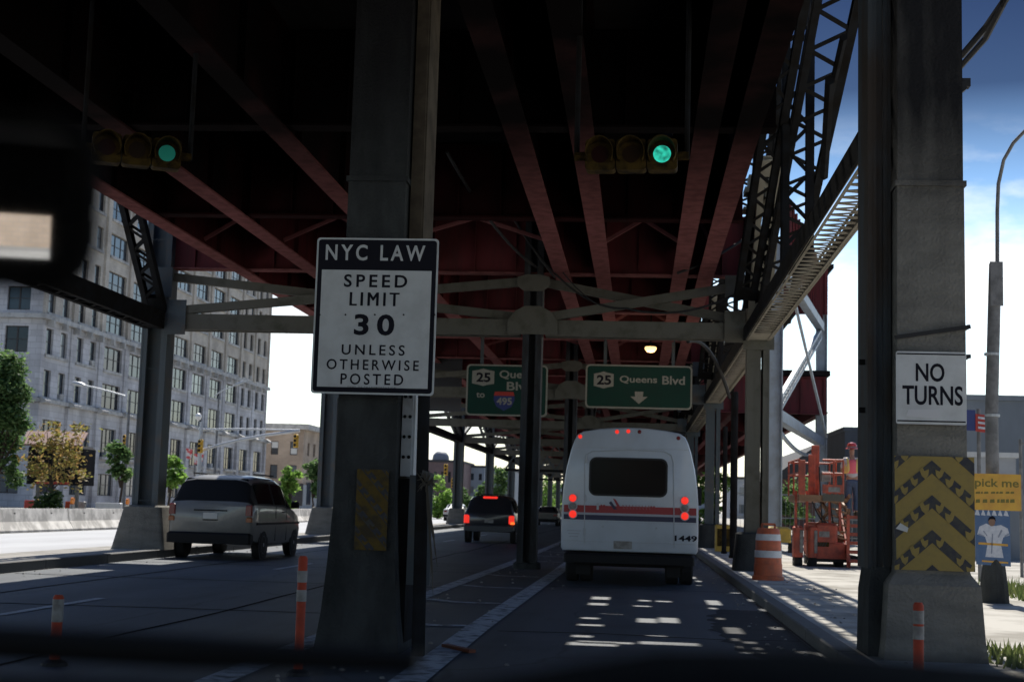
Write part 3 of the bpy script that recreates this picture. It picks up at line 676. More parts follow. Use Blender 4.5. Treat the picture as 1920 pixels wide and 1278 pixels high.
for q in range(12):
    t_ = q / 11.0; z = 4.3 - .6 * math.sin(t_ * math.pi) + .0
    p = along(.05 + .9 * t_, 3.9 + .5 * (2 * t_ - 1) ** 2); pn = along(.05 + .9 * min(1, t_ + 1 / 11.0), 3.9 + .5 * (2 * min(1, t_ + 1 / 11.0) - 1) ** 2)
    if q < 11: b.bar(p, pn, .12, .12)
b.build("arched_brace", LBLUE, sv)

for k in range(3, 10):
    for x, nm in ((XM, "middle"), (XL, "left")):
        ya, yb = bent(k) + .3, bent(k + 1) - .3
        t = thing("lattice_strut", f"far laced strut between the {nm} row columns, {ORD[k]} span from the camera", "lattice strut", (x, (ya + yb) / 2, 5.4), "laced struts along the column rows")
        b = MB(); laced(b, (x, yb, 5.36), (x, ya, 5.36), .45, .3, .9, solid=.6); b.build("strut", DARKST, t)
        b = MB(); laced(b, (x, yb, 5.6), (x, ya + 8, 7.8), .4, .2, .8, solid=.6, up=(0, .3, .9)); b.build("diagonal", STEEL, t)
        b = MB(); laced(b, (x, ya, 5.6), (x, yb - 8, 7.8), .4, .2, .8, solid=.6, up=(0, -.3, .9)); b.build("diagonal", STEEL, t)
for y_, x0_, x1_ in ((97, -2.2, 2.3), (115.9, -10.8, -2.6), (153, -10.8, -2.6), (172, -2.2, 2.3)):
    t = thing("cross_frame_panel", "far dark lattice frame hung between " + ("the middle and kerb columns" if x1_ > 0 else "the left and middle columns") + (", nearer" if y_ in (97, 115.9) else ", farther"), "lattice frame", ((x0_ + x1_) / 2, y_, 5))
    for q in range(6):
        a_, c_ = x0_ + (x1_ - x0_) * q / 6, x0_ + (x1_ - x0_) * (q + 1) / 6
        b = MB(); b.bar((a_, y_, 4.3), (c_, y_ + .1, 6.5), .1, .12); b.build("diagonal", STEEL, t)
        b = MB(); b.bar((a_, y_ - .12, 6.5), (c_, y_ - .02, 4.3), .1, .12); b.build("diagonal", STEEL, t)
    b = MB(); b.bar((x0_, y_, 4.3), (x1_, y_, 4.3), .2, .2); b.build("chord", DARKST, t)
# tar seams and grit on the road
TAR = mat("tar_seam", (.010, .010, .011), .95, spec=.03)
b = MB(); random.seed(21)
for x in (-5.0, -8.6):
    pts = [(x + random.uniform(-.06, .06), y) for y in range(6, 120, 2)]; ribbon(b, pts, .05, .0085)
for y in (17.2, 23.4, 33.0, 47.0, 29.0): ribbon(b, [(-10.4, y), (-8, y + random.uniform(-.2, .2)), (-5.5, y + .1), (-3.2, y + random.uniform(-.2, .2))], .06, .0085)
for y in (15.8, 25.0): ribbon(b, [(-1.5, y), (-.4, y + .15), (.8, y - .05), (1.8, y + .1)], .05, .0085)
b.build("tar_seam", TAR, kind="structure")
b = MB(); random.seed(31)
for k in range(420):
    x = random.choice((random.gauss(1.6, .15), random.gauss(-2.3, .5), random.gauss(-10.2, .2), random.gauss(2.6, .5))); y = random.uniform(10, 45); z = .13 if x > 2.05 else .012
    if 1.83 < x < 2.06: continue
    r_ = random.uniform(.008, .03); a = random.uniform(0, 3); b.hexa([(x + r_ * math.cos(a + q * 1.57), y + r_ * math.sin(a + q * 1.57), z) for q in range(4)] + [(x + .6 * r_ * math.cos(a + q * 1.57), y + .6 * r_ * math.sin(a + q * 1.57), z + r_ * .6) for q in range(4)])
b.build("road_grit", CONC, kind="stuff")
# ------------------------------------------------------------------ signs
def fit(name, body, w, h, c, m, parent, bold=0.02, slant=0.0, extrude=.002, spacing=1.0, axes=(XA, ZA)):
    """text stretched to a box w x h (metres) centred on c"""
    o = text(name, body, 1.0, c, m, parent, spacing=spacing, bold=bold, slant=slant, extrude=0.0)
    me = o.data; ax = Vector(axes[0]); ay = Vector(axes[1]); az = ax.cross(ay); off = Vector(c) - wloc(parent)
    loc = [((q.co - off).dot(Vector(XA)), (q.co - off).dot(Vector(ZA))) for q in me.vertices]
    xs = [p[0] for p in loc]; ys = [p[1] for p in loc]
    kx, ky = w / (max(xs) - min(xs)), h / (max(ys) - min(ys)); mx, my = (max(xs) + min(xs)) / 2, (max(ys) + min(ys)) / 2
    for q, (a, b_) in zip(me.vertices, loc): q.co = off + ax * (a - mx) * kx + ay * (b_ - my) * ky
    return o

YS = 12.86
c = at(703, 592, YS); pxm = YS / F
sg = thing("speed_limit_sign", "white NYC LAW speed limit 30 sign fixed to the concrete pillar", "road sign", tuple(c))
def spt(px, py):          # metres on the sign plate from photo pixels, the plate itself is square to the road
    rel = at(px, py, YS) - c; return rel.x, rel.z
w, h = 1.145, 1.455
b = MB(); b.prism(rrect(w, h, .035), c, XA, ZA, .006); b.build("sign_plate", WHITE, sg)
b = MB(); b.prism(rrect(w - .035, h - .035, .03), c + Vector((0, -.003, 0)), XA, ZA, .003); b.build("black_field", INK, sg)
b = MB(); b.prism([(-.515, -.665), (.515, -.665), (.515, .425), (-.515, .425)], c + Vector((0, -.006, 0)), XA, ZA, .003); b.build("white_panel", WHITE, sg)
for body, x0, x1, y, hh, m, dy, bo in (("NYC LAW", 608, 802, 474, 31, WHITE, -.006, .02), ("SPEED", 644, 767, 527, 25, INK, -.009, .02), ("LIMIT", 656, 751, 561, 26, INK, -.009, 0),
                                   ("30", 664, 742, 609, 41, INK, -.009, .03), ("UNLESS", 640, 762, 656, 20, INK, -.009, .012), ("OTHERWISE", 611, 789, 684, 20, INK, -.009, .012), ("POSTED", 638, 759, 711, 21, INK, -.009, .012),
                                   ("DEPT OF TRANSPORTATION", 652, 745, 726.5, 4, INK, -.009, .0001)):
    xx, zz = spt((x0 + x1) / 2 - 1 + (y - 592) * .018 * .0, y)
    xx += (y - 592) * 0.0185 * pxm * 0
    for q in ((0,) if bo else (-1, 0, 1)):
        fit("lettering", body, (x1 - x0) * pxm, hh * pxm, (c.x + xx + q * .0045, YS + dy - .0004 * abs(q) - .0002 * (q > 0), c.z + zz), m, sg, bold=bo, spacing=1.38)
b = MB()
for px, py in ((648, 590), (703, 590), (757, 590), (703, 482), (600, 590), (815, 590)):
    xx, zz = spt(px, py); b.lathe([(.008, 0), (.008, -.004), (.004, -.007)], (c.x + xx, YS - .006, c.z + zz), 8, axis="y")
b.build("bolt", DARKST, sg)
b = MB(); b.box(c.x - .3, c.x + .25, YS + .007, 13.12, c.z - .5, c.z - .44); b.box(c.x - .3, c.x + .25, YS + .007, 13.12, c.z + .4, c.z + .46); b.build("mounting_bar", STEEL, sg)

YS = 13.02; c = at(1746, 727, YS); pxm = YS / F
sg = thing("no_turns_sign", "white NO TURNS sign above the chevron panel on the right pillar", "road sign", tuple(c))
w, h = .62, .655
b = MB(); b.prism(rrect(w, h, .02), c, XA, ZA, .006); b.build("sign_plate", WHITE, sg)
b = MB()
for z in (.305, -.30): b.prism([(-.30, z - .006), (.30, z - .006), (.30, z + .006), (-.30, z + .006)], c + Vector((0, -.003, 0)), XA, ZA, .002)
b.build("border_line", INK, sg)
for body, x0, x1, y, hh in (("NO", 1718, 1770, 698, 34), ("TURNS", 1694, 1803, 741, 36)):
    p = at((x0 + x1) / 2, y, YS); fit("lettering", body, (x1 - x0) * pxm, hh * pxm, (p.x, YS - .002, p.z), INK, sg, bold=.02)
b = MB(); p = at(1731, 774, YS); b.prism([(-.15, -.03), (.13, -.045), (.15, .0), (.12, .035), (-.13, .03)], (p.x, YS - .003, p.z), XA, ZA, .002); b.build("sticker", mat("grey_sticker", (.55, .55, .56), .6), sg)
b = MB(); b.box(c.x - .2, c.x + .2, YS + .007, 13.11, c.z - .2, c.z - .15); b.build("mounting_bar", STEEL, sg)

GREEN = mat("guide_sign_green", (0.007, 0.045, 0.033), 0.6, spec=.2, col2=(0.010, 0.038, 0.03), scale=3, amount=.6)
CREAM = mat("guide_sign_legend", (0.30, 0.30, 0.255), 0.6, col2=(0.20, 0.20, 0.17), scale=30, amount=.6)
IRED = mat("shield_red", (0.40, 0.03, 0.02), .5); IBLUE = mat("shield_blue", (0.02, 0.035, 0.16), .5)
YG = 44.0; pg = YG / F
def guide(px0, py0, px1, py1, label):
    c = at((px0 + px1) / 2, (py0 + py1) / 2, YG); w, h = (px1 - px0) * pg, (py1 - py0) * pg
    t = thing("guide_sign", label, "guide sign", tuple(c), "green guide signs hung under the deck")
    b = MB(); b.prism(rrect(w, h, .13), c, XA, ZA, .05); b.build("sign_border", CREAM, t)
    b = MB(); b.prism(rrect(w - .10, h - .10, .10), c + Vector((0, -.004, 0)), XA, ZA, .004); b.build("sign_face", GREEN, t)
    for s in (-.32, .32):
        b = MB(); b.box(c.x + s * w - .05, c.x + s * w + .05, YG + .06, YG + .14, c.z - h / 2, 6.7); b.build("hanger", STEEL, t)
    return t
def gtext(t, body, x0, x1, y, hh, m=CREAM, bold=.02, d=-.008):
    p = at((x0 + x1) / 2, y, YG); fit("lettering", body, (x1 - x0) * pg, hh * pg, (p.x, YG + d, p.z), m, t, bold=bold)
def shield25(t, px, py, w, h):
    p = at(px, py, YG); b = MB(); w *= pg / 2; h *= pg / 2
    b.prism([(-w, -h * .72), (-w * .4, -h * .86), (0, -h), (w * .4, -h * .86), (w, -h * .72), (w, h * .72), (w * .4, h * .86), (0, h), (-w * .4, h * .86), (-w, h * .72)], (p.x, YG - .007, p.z), XA, ZA, .003); b.build("route_shield", CREAM, t)
    gtext(t, "25", px - 13, px + 14, py, 18, INK, .03, -.011)
g1 = guide(873, 683, 1027, 780, "green guide sign with red and blue 495 shield, half hidden by the middle column")
shield25(g1, 906, 707, 42, 33)
gtext(g1, "Queens", 936, 1013, 703, 17); gtext(g1, "Blvd", 950, 1000, 724, 16); gtext(g1, "to", 893, 909, 740, 10)
p = at(945, 751, YG); b = MB(); q = pg * 20
b.prism([(-q * .98, q * .45), (-q, q * .1), (-q * .72, -q * .55), (0, -q * .95), (q * .72, -q * .55), (q, q * .1), (q * .98, q * .45)], (p.x, YG - .007, p.z), XA, ZA, .003); b.build("shield_field", IBLUE, g1)
b = MB(); b.prism([(-q * .98, q * .47), (q * .98, q * .47), (q * .88, q * .85), (-q * .88, q * .85)], (p.x, YG - .007, p.z), XA, ZA, .003); b.build("shield_band", IRED, g1)
gtext(g1, "495", 931, 960, 752, 14, CREAM, .03, -.011)
g2 = guide(1098, 684, 1297, 766, "wide green guide sign with white down arrow over the bus")
shield25(g2, 1132, 712, 37, 32)
gtext(g2, "Queens", 1162, 1232, 712, 15); gtext(g2, "Blvd", 1242, 1284, 713, 16)
p = at(1198, 745, YG); q = pg * 16
b = MB(); b.prism([(0, -q * .75), (q, q * .1), (q * .45, q * .1), (q * .5, q * .7), (-q * .5, q * .7), (-q * .45, q * .1), (-q, q * .1)], (p.x, YG - .007, p.z), XA, ZA, .003); b.build("down_arrow", CREAM, g2)
t = thing("guide_sign", "dark grey back of a sign panel between the speed limit sign and the green signs", "guide sign", tuple(at(830, 715, 52)))
b = MB(); p = at(828, 715, 52); b.box(p.x - .75, p.x + .75, 52, 52.05, p.z - 1.1, p.z + 1.1); b.build("sign_face", mat("sign_back_grey", (.07, .072, .08), .6), t)
b = MB(); b.box(p.x - .4, p.x - .3, 52.06, 52.14, p.z - 1.1, 6.7); b.build("hanger", STEEL, t)

# ------------------------------------------------------------------ traffic signals, lamp, cables
SIGY = mat("signal_yellow", (0.075, 0.048, 0.012), 0.8, spec=.08, col2=(0.012, 0.009, 0.006), scale=7, amount=.9, lo=.4, hi=.65)
GLOW = mat("lit_green_lens", (0.02, 0.2, 0.15), .3, emit=(0.03, 0.60, 0.42), estr=.30)
for _m in (GLOW,):      # prismatic lens: uneven sparkle, dimmer rim
    _n = _m.node_tree; _b = _n.nodes["Principled BSDF"]; _t = _n.nodes.new("ShaderNodeTexCoord"); _v = _n.nodes.new("ShaderNodeTexNoise"); _v.inputs["Scale"].default_value = 16; _v.inputs["Detail"].default_value = 3; _n.links.new(_t.outputs["Object"], _v.inputs["Vector"])
    _r = _n.nodes.new("ShaderNodeMapRange"); _r.inputs[1].default_value = .32; _r.inputs[2].default_value = .68; _r.inputs[3].default_value = .08; _r.inputs[4].default_value = .62; _n.links.new(_v.outputs[0], _r.inputs[0]); _n.links.new(_r.outputs[0], _b.inputs["Emission Strength"])
GLOW2 = mat("dim_green_lens", (0.02, 0.3, 0.22), .3, emit=(0.01, 0.40, 0.30), estr=.05)
LENSR = mat("unlit_red_lens", (0.02, 0.003, 0.003), .3, spec=.2); LENSY = mat("unlit_amber_lens", (0.022, 0.010, 0.003), .3, spec=.2)
def hsignal(px, py, Y, label, ang, glow):
    p = at(px, py, Y); t = thing("traffic_signal", label, "traffic light", tuple(p), "horizontal traffic lights under the deck")
    ca, sa = math.cos(ang), math.sin(ang); ax = Vector((ca, sa, 0)); ay = Vector((0, 0, 1)); az = Vector((sa, -ca, 0))   # az: towards traffic
    for k, lm in ((-1, LENSR), (0, LENSY), (1, glow)):
        c = p + ax * (.335 * k)
        b = MB(); b.prism(rrect(.325, .34, .04), c + az * .09, ax, ay, .2); b.build("housing", SIGY, t)
        b = MB(); n = 20
        b.face([c + az * .094 + (ax * math.cos(q) + ay * math.sin(q)) * .096 for q in (2 * math.pi * j / n for j in range(n))])
        b.build("lens", lm, t)
        b = MB(); rin = []; rout = []
        for j in range(15):
            q = R(-35) + R(250) * j / 14
            dd = (ax * math.cos(q) + ay * math.sin(q)); ln = .10 + .14 * max(0, math.sin((q + R(35)) * 180 / 250))
            rin.append((c + az * .091 + dd * .145, c + az * (.09 + ln) + dd * .145)); rout.append((c + az * .091 + dd * .152, c + az * (.09 + ln) + dd * .152))
        for A_, B_ in ((rin, 0), (rout, 0)):
            for j in range(14): b.face([A_[j][0], A_[j + 1][0], A_[j + 1][1], A_[j][1]])
        for j in range(14): b.face([rin[j][1], rin[j + 1][1], rout[j + 1][1], rout[j][1]])
        b.build("visor", SIGY, t)
    b = MB(); b.tube([p + ax * .5, p + ax * .62], .05, 8); b.tube([p - ax * .5, p - ax * .62], .05, 8); b.build("end_fitting", SIGY, t)
    b = MB(); b.tube([p + ax * .6 + Vector((0, .02, -.03)), Vector(((p + ax * .6).x, p.y + .02 + ax.y * .6, 7.99))], .03, 8); b.tube([p - ax * .6 + Vector((0, .02, -.03)), Vector(((p - ax * .6).x, p.y + .02 - ax.y * .6, 7.99))], .03, 8); b.build("hanger", DARKST, t)
    return t
hsignal(1184, 293, 15.2, "horizontal yellow traffic light showing bright green above the bus lane", R(-3), GLOW)
hsignal(256, 285, 15.6, "horizontal yellow traffic light with dim green lens at left under the deck", R(24), GLOW2)

LAMP = mat("warm_lit_globe", (0.9, 0.7, 0.4), .4, emit=(1.0, 0.62, 0.22), estr=1.15)
p = at(1220, 652, 40.5); t = thing("deck_lamp", "small warm glowing lamp hanging under the deck above the bus", "lamp", tuple(p))
b = MB(); b.lathe([(.02, -.13), (.10, -.115), (.155, -.06), (.17, 0), (.15, .03)], p, 16); b.build("globe", LAMP, t, smooth=True)
b = MB(); b.lathe([(.175, .031), (.14, .09), (.05, .13), (.02, .14), (.02, 8.0 - p.z)], p, 12); b.build("fitting", DARKST, t)
pl = bpy.data.lights.new("lamp_light", "POINT"); pl.energy = 14; pl.color = (1, .7, .4); pl.shadow_soft_size = .15
lo = bpy.data.objects.new("lamp_light", pl); C.objects.link(lo); lo.location = (0, 0, -.3); lo.parent = t

def sag(a, c, s, n=14):
    a = Vector(a); c = Vector(c); return [a.lerp(c, k / n) - Vector((0, 0, s * 4 * (k / n) * (1 - k / n))) for k in range(n + 1)]
def cable(pts, r, label, loc):
    t = MB(); t.tube(pts, r, 6); o = t.build("cable", BLACK, loc=loc); tag(o, label, "cable", "cables strung under the deck"); return o
cable(sag(at(838, 285, 24), at(1005, 500, 31.3), .25) , .03, "dark cable sagging from the deck to the top of the middle column", at(838, 285, 24))
cable(sag(at(900, 300, 26), at(1040, 520, 31.4), .12), .022, "thinner dark cable beside the sagging one near the middle column", at(900, 300, 26))
cable(sag(at(1005, 470, 31.2), at(1175, 578, 31.4), .35) + sag(at(1175, 578, 31.4), at(1385, 548, 31.4), .25), .025, "cable draped along the cross brace right of the middle column", at(1005, 470, 31.2))
cable(sag(at(1270, 512, 30.5), at(1392, 450, 31.2), .06), .03, "frayed cable slanting up to the kerb column", at(1270, 512, 30.5))
cable(sag(at(1010, 440, 31.1), at(1120, 570, 31.3), .2), .015, "thin pale-edged wire falling past the middle column", at(1010, 440, 31.1))
cable(sag(at(1290, 640, 36), at(1368, 745, 39.8), -.5), .05, "thick black hose curving down to the dark post by the bus", at(1290, 640, 36))
cable([at(1803, 105, 15), at(1850, 50, 14), at(1895, -15, 13)], .035, "upper dark cable crossing the blue sky beside the right pillar", at(1803, 105, 15))
cable([at(1797, 130, 15), at(1848, 72, 14), at(1880, 10, 13.2), at(1900, -30, 13)], .03, "lower dark cable crossing the blue sky beside the right pillar", at(1797, 130, 15))
b = MB(); p = at(1806, 155, 13.8); b.box(p.x - .15, p.x + .06, p.y - .05, p.y + .06, p.z - .05, p.z + .03); b.prism([(-.1, -.12), (.02, -.02), (-.0, .06), (-.1, .0)], (p.x, p.y - .08, p.z - .06), XA, ZA, .1)
tag(b.build("cable_bracket", BLACK, loc=p), "black cable bracket on the edge of the right pillar against the sky", "bracket")

# ------------------------------------------------------------------ posts by the kerb and pillar
DORANGE = mat("orange_plastic", (0.42, 0.062, 0.028), 0.6, spec=.2, col2=(0.20, 0.04, 0.025), scale=8, amount=.5)
DWHITE = mat("dirty_reflective_tape", (0.27, 0.265, 0.25), 0.6, col2=(0.13, 0.115, 0.10), scale=10, amount=.7)
def delineator(x, y, zb, top, r, label):
    t = thing("delineator_post", label, "marker post", (x, y, zb), "orange flexible marker posts")
    b = MB(); b.lathe([(r, .05), (r * 1.02, top - .02), (r * .7, top)], (x, y, zb), 14); b.build("post", DORANGE, t, smooth=True)
    for q in (.78, .62): b = MB(); b.lathe([(r + .003, top * q), (r + .003, top * q + .09)], (x, y, zb), 14); b.build("reflective_band", DWHITE, t, smooth=True)
    b = MB(); b.lathe([(r * 2.6, 0), (r * 2.4, .03), (r * 1.1, .055)], (x, y, zb), 14); b.build("foot", BLACK, t)
    return t
p = at(566, 1100, 11.2); delineator(p.x, p.y, .0, .93, .037, "slim orange marker post with white bands left of the speed limit pillar")
p = at(1722, 1180, 10.2); delineator(p.x, p.y, .13, .66, .036, "orange and white marker post in front of the right pillar's base")
p = at(108, 1150, 11.2); delineator(p.x, p.y, 0, .56, .042, "dim orange marker post standing in the dark at lower left")

b = MB(); pa, pb = at(784, 1222, 12.98), at(795, 745, 12.98); pa.z = 0; b.tube([pa, pa.lerp(pb, .4), pb, pb + Vector((.0, 0, .6))], [.062, .06, .056, .055], 12)
t = thing("sign_post", "dark leaning pipe beside the speed limit pillar with dry twigs tied on", "pipe", (pa.x, pa.y, 0)); b.build("pipe", DARKST, t, smooth=True)
b = MB(); b.tube([pa + Vector((.01, 0, 1.60)), pa + Vector((.03, 0, 1.66))], .07, 10); b.build("clamp", STEEL, t)
random.seed(5); b = MB(); q0 = at(800, 905, 12.9)
for k in range(26):
    a = random.uniform(0, 6.28); d = Vector((math.cos(a) * .08, -.05 * random.random(), math.sin(a) * .09)); b.tube([q0 + d * .15, q0 + d * .7 + Vector((0, 0, .02)), q0 + d * random.uniform(.9, 1.4)], [.006, .005, .002], 4)
for x1, y1, x0 in ((820, 1062, 803), (812, 1115, 802), (808, 1080, 803), (816, 1040, 806), (781, 885, 796)):
    q1 = at(x1, y1, 12.9); q2 = at(x0, 960 if y1 > 950 else 910, 12.9); b.tube([q0, q2, q2.lerp(q1, .5) + Vector((.01, 0, 0)), q1], [.007, .009, .008, .002], 5)
tag(b.build("dry_twigs", mat("dry_twig", (.07, .06, .045), .9), loc=q0), "bundle of dry twigs and hanging palm strips tied to the dark pipe", "twigs")
b = MB(); q = at(860, 1212, 13.6); b.bar((q.x - .16, q.y + .2, .025), (q.x + .16, q.y - .25, .025), .07, .03)
tag(b.build("broken_post", mat("rusty_scrap", (.20, .06, .03), .8, col2=(.08, .04, .03), scale=9), loc=q), "rusty reddish scrap lying on the road beside the dark pipe", "debris")
for px, y0_, y1_, Y, r, lab in ((1376, 735, 990, 40, .10, "thick dark post between the bus and the kerb column"), (1359, 800, 1000, 44, .07, "short dark post right of the bus, beside the thicker one")):
    p = at(px, 900, Y); b = MB(); z1 = at(px, y0_, Y).z; b.lathe([(r, .12), (r, z1), (r * .6, z1 + .02)], (p.x, Y, 0), 10)
    b.lathe([(r + .02, .125), (r + .02, .2), (r, .21)], (p.x, Y, 0), 10); tag(b.build("dark_post", DARKST, loc=(p.x, Y, .12), smooth=True), lab, "post")

# ------------------------------------------------------------------ vehicles
TYRE = mat("tyre_rubber", (0.012, 0.012, 0.013), .8); RIM = mat("wheel_rim", (.30, .31, .33), .35, metal=.7)
GLASS = mat("dark_vehicle_glass", (0.003, 0.004, 0.006), .10, spec=.07); TRIM = mat("black_trim", (0.010, 0.010, 0.011), .6, spec=.2)
TAILR = mat("tail_lamp_red", (.16, .008, .008), .2); TAILON = mat("lit_brake_lamp", (.6, .02, .01), .3, emit=(1.0, .035, .02), estr=.42); AMBER = mat("amber_lamp", (.30, .08, .01), .3)
AMBERON = mat("lit_amber_lamp", (.6, .15, .02), .3, emit=(1.0, .13, .02), estr=.85)
def wheel(parent, x, y, r, w, s):
    b = MB(); b.lathe([(r * .62, -w / 2), (r * .93, -w / 2), (r, -w / 2 + .03), (r, w / 2 - .03), (r * .93, w / 2), (r * .62, w / 2)], (x, y, r), 22, axis="x"); o = b.build("wheel", TYRE, parent, smooth=True)
    b = MB(); xs = x + s * w / 2
    b.lathe([(r * .61, -.05 * s), (r * .60, .002 * s), (r * .5, -.02 * s), (r * .2, -.015 * s), (r * .12, .005 * s), (.001, .005 * s)], (xs, y, r), 16, axis="x"); b.build("rim", RIM, o, smooth=True)
class Car:
    """body lofted along y; station: y, z_bottom, z_belt, z_roof, half widths at sill, belt, roof"""
    def __init__(s, st): s.st = st
    def val(s, y):
        st = s.st
        if y <= st[0][0]: return st[0]
        for a, c in zip(st[:-1], st[1:]):
            if a[0] <= y <= c[0]:
                t = (y - a[0]) / (c[0] - a[0]); return tuple(p + (q - p) * t for p, q in zip(a, c))
        return st[-1]
    def ring(s, y, cx, y0):
        _, zb, zt, zr, wl, wb, wr = s.val(y)
        half = [(wl * .86, zb), (wl * .97, zb + .06), (wl, zb + .2), (wl * 1.012, zb + (zt - zb) * .62), (wb, zt), (wr + (wb - wr) * .18, zr - (zr - zt) * .20), (wr * .93, zr - (zr - zt) * .06), (wr * .6, zr + .012)]
        p = [(cx + a, y0 + y, z) for a, z in half] + [(cx - a, y0 + y, z) for a, z in reversed(half)]
        return p
    def side(s, y, t, cx, y0, sg, d=.012):
        _, zb, zt, zr, wl, wb, wr = s.val(y); w1, z1 = wr + (wb - wr) * .18, zr - (zr - zt) * .20
        return (cx + sg * (wb + (w1 - wb) * t + d), y0 + y, zt + (z1 - zt) * t)
def car(name, label, cx, y0, st, paint, wheels, wr_, glassy, rear, group=None, lights=None, extras=None, cat="car", dark=None):
    K = Car(st); t = thing(name, label, cat, (cx, y0, 0), group)
    ys = sorted(set([q[0] for q in st] + [st[0][0] + (st[-1][0] - st[0][0]) * k / 28 for k in range(29)]))
    b = MB(); b.loft([K.ring(y, cx, y0) for y in ys])
    for fi, f in enumerate(b.f):            # the pillars and window surrounds are black
        if len(f) != 4: continue
        zc = sum(b.v[i][2] for i in f) / 4; yc = sum(b.v[i][1] for i in f) / 4 - y0; q = K.val(yc)
        seg = sorted(i % 16 for i in f)
        if dark and dark[0] < yc < dark[1] and q[3] - q[2] > .1 and ((4 in seg and 5 in seg) or (10 in seg and 11 in seg) or (yc < dark[2] and zc > q[2] + .03)): b.m[fi] = 1
    b.build("body", [paint, TRIM], t, smooth=40)
    for sg in (-1, 1):
        for a, c in glassy:
            b = MB(); n = 14
            for k in range(n):
                q0, q1 = a + (c - a) * k / n, a + (c - a) * (k + 1) / n
                b.face([K.side(q0, .08, cx, y0, sg), K.side(q1, .08, cx, y0, sg), K.side(q1, .93, cx, y0, sg), K.side(q0, .93, cx, y0, sg)][::sg])
            b.build("side_window", GLASS, t)
    (ya, za, wa), (yb, zb, wb) = rear
    b = MB(); b.prism([(-wa, 0), (wa, 0), (wb, 1), (-wb, 1)], (cx, y0 + ya - .012, za), XA, (0, yb - ya, zb - za), .02); b.build("rear_window", GLASS, t)
    for yy in wheels:
        for sg in (-1, 1):
            b = MB(); hw = K.val(yy)[4]
            b.lathe([(wr_ + .07, 0), (wr_ + .07, .012)], (cx + sg * hw * .995 - (.006 if sg > 0 else .006), y0 + yy, wr_), 20, axis="x"); b.build("wheel_arch", BLACK, t)
            wheel(t, cx + sg * (hw - .095), y0 + yy, wr_, .21, sg)
    if extras: extras(t, cx, y0, K)
    return t

SILVER = mat("silver_tan_paint", (0.19, 0.185, 0.17), .42, metal=.2, col2=(.145, .14, .128), scale=4, amount=.5, coat=.6)
van = [(0, .50, 1.16, 1.20, .88, .90, .84), (.06, .42, 1.20, 1.28, .94, .95, .84), (.14, .40, 1.22, 1.42, .96, .955, .82), (.36, .36, 1.22, 1.76, .97, .96, .76), (.55, .33, 1.22, 1.845, .975, .96, .74), (1.2, .30, 1.21, 1.885, .98, .965, .755),
       (2.6, .28, 1.19, 1.87, .98, .965, .76), (3.0, .28, 1.17, 1.80, .98, .96, .75), (3.4, .28, 1.14, 1.56, .98, .96, .74), (3.85, .28, 1.08, 1.20, .97, .95, .78), (4.4, .30, .95, 1.02, .95, .92, .80), (4.72, .36, .80, .86, .88, .84, .74), (4.86, .42, .62, .66, .72, .70, .6)]
def van_x(t, cx, y0, K):
    b = MB(); b.bevbox(cx - .95, cx + .95, y0 - .10, y0 + .2, .36, .60, .04); b.build("bumper", TRIM, t)
    for sg in (-1, 1):
        b = MB(); b.bevbox(cx + sg * .87 - .075, cx + sg * .87 + .075, y0 - .022, y0 + .12, .98, 1.22, .02); b.build("tail_light", TAILR, t)
        b = MB(); b.bevbox(cx + sg * .88 - .07, cx + sg * .88 + .07, y0 - .02, y0 + .12, .84, .95, .02); b.build("tail_light", AMBER, t)
        b = MB(); b.bevbox(cx + sg * 1.0 - .10 + sg * .06, cx + sg * 1.0 + .10 + sg * .06, y0 + 3.45, y0 + 3.55, 1.16, 1.32, .03); b.build("door_mirror", TRIM, t)
        b = MB(); b.box(cx + sg * .70 - .02, cx + sg * .70 + .02, y0 + .9, y0 + 2.6, 1.90, 1.93); b.build("roof_rail", TRIM, t)
        b = MB(); b.box(cx + sg * .985 - .012, cx + sg * .985 + .012, y0 + .3, y0 + 4.3, .78, .83); b.build("side_moulding", TRIM, t)
        for yy in (1.95, 3.0):
            b = MB(); b.box(cx + sg * .983 - .004, cx + sg * .983 + .006, y0 + yy, y0 + yy + .012, .40, 1.2); b.build("door_seam", TRIM, t)
        b = MB(); b.box(cx + sg * .978 - .01, cx + sg * .978 + .025, y0 + 2.6, y0 + 2.8, 1.05, 1.08); b.build("handle", TRIM, t)
    b = MB(); b.box(cx - .16, cx + .16, y0 - .012, y0 + .05, .90, 1.03); b.build("license_plate", mat("plate_white", (.55, .55, .53), .5), t)
    b = MB(); b.box(cx - .38, cx + .38, y0 - .008, y0 + .03, 1.07, 1.10); b.box(cx - .17, cx + .17, y0 - .010, y0 + .03, .86, .885); b.build("tailgate_trim", TRIM, t)
    b = MB(); b.bar((cx + .05, y0 + .11, 1.26), (cx - .3, y0 + .17, 1.38), .02, .02); b.build("rear_wiper", TRIM, t)
car("minivan", "silver tan minivan with dark windows next to the concrete pedestal", -9.45, 31.15, van, SILVER, (.95, 3.85), .33, ((.42, 1.75), (1.9, 2.9), (3.0, 3.42)), ((.09, 1.25, .84), (.46, 1.80, .70)), extras=van_x, cat="minivan", dark=(.05, 3.8, .42))

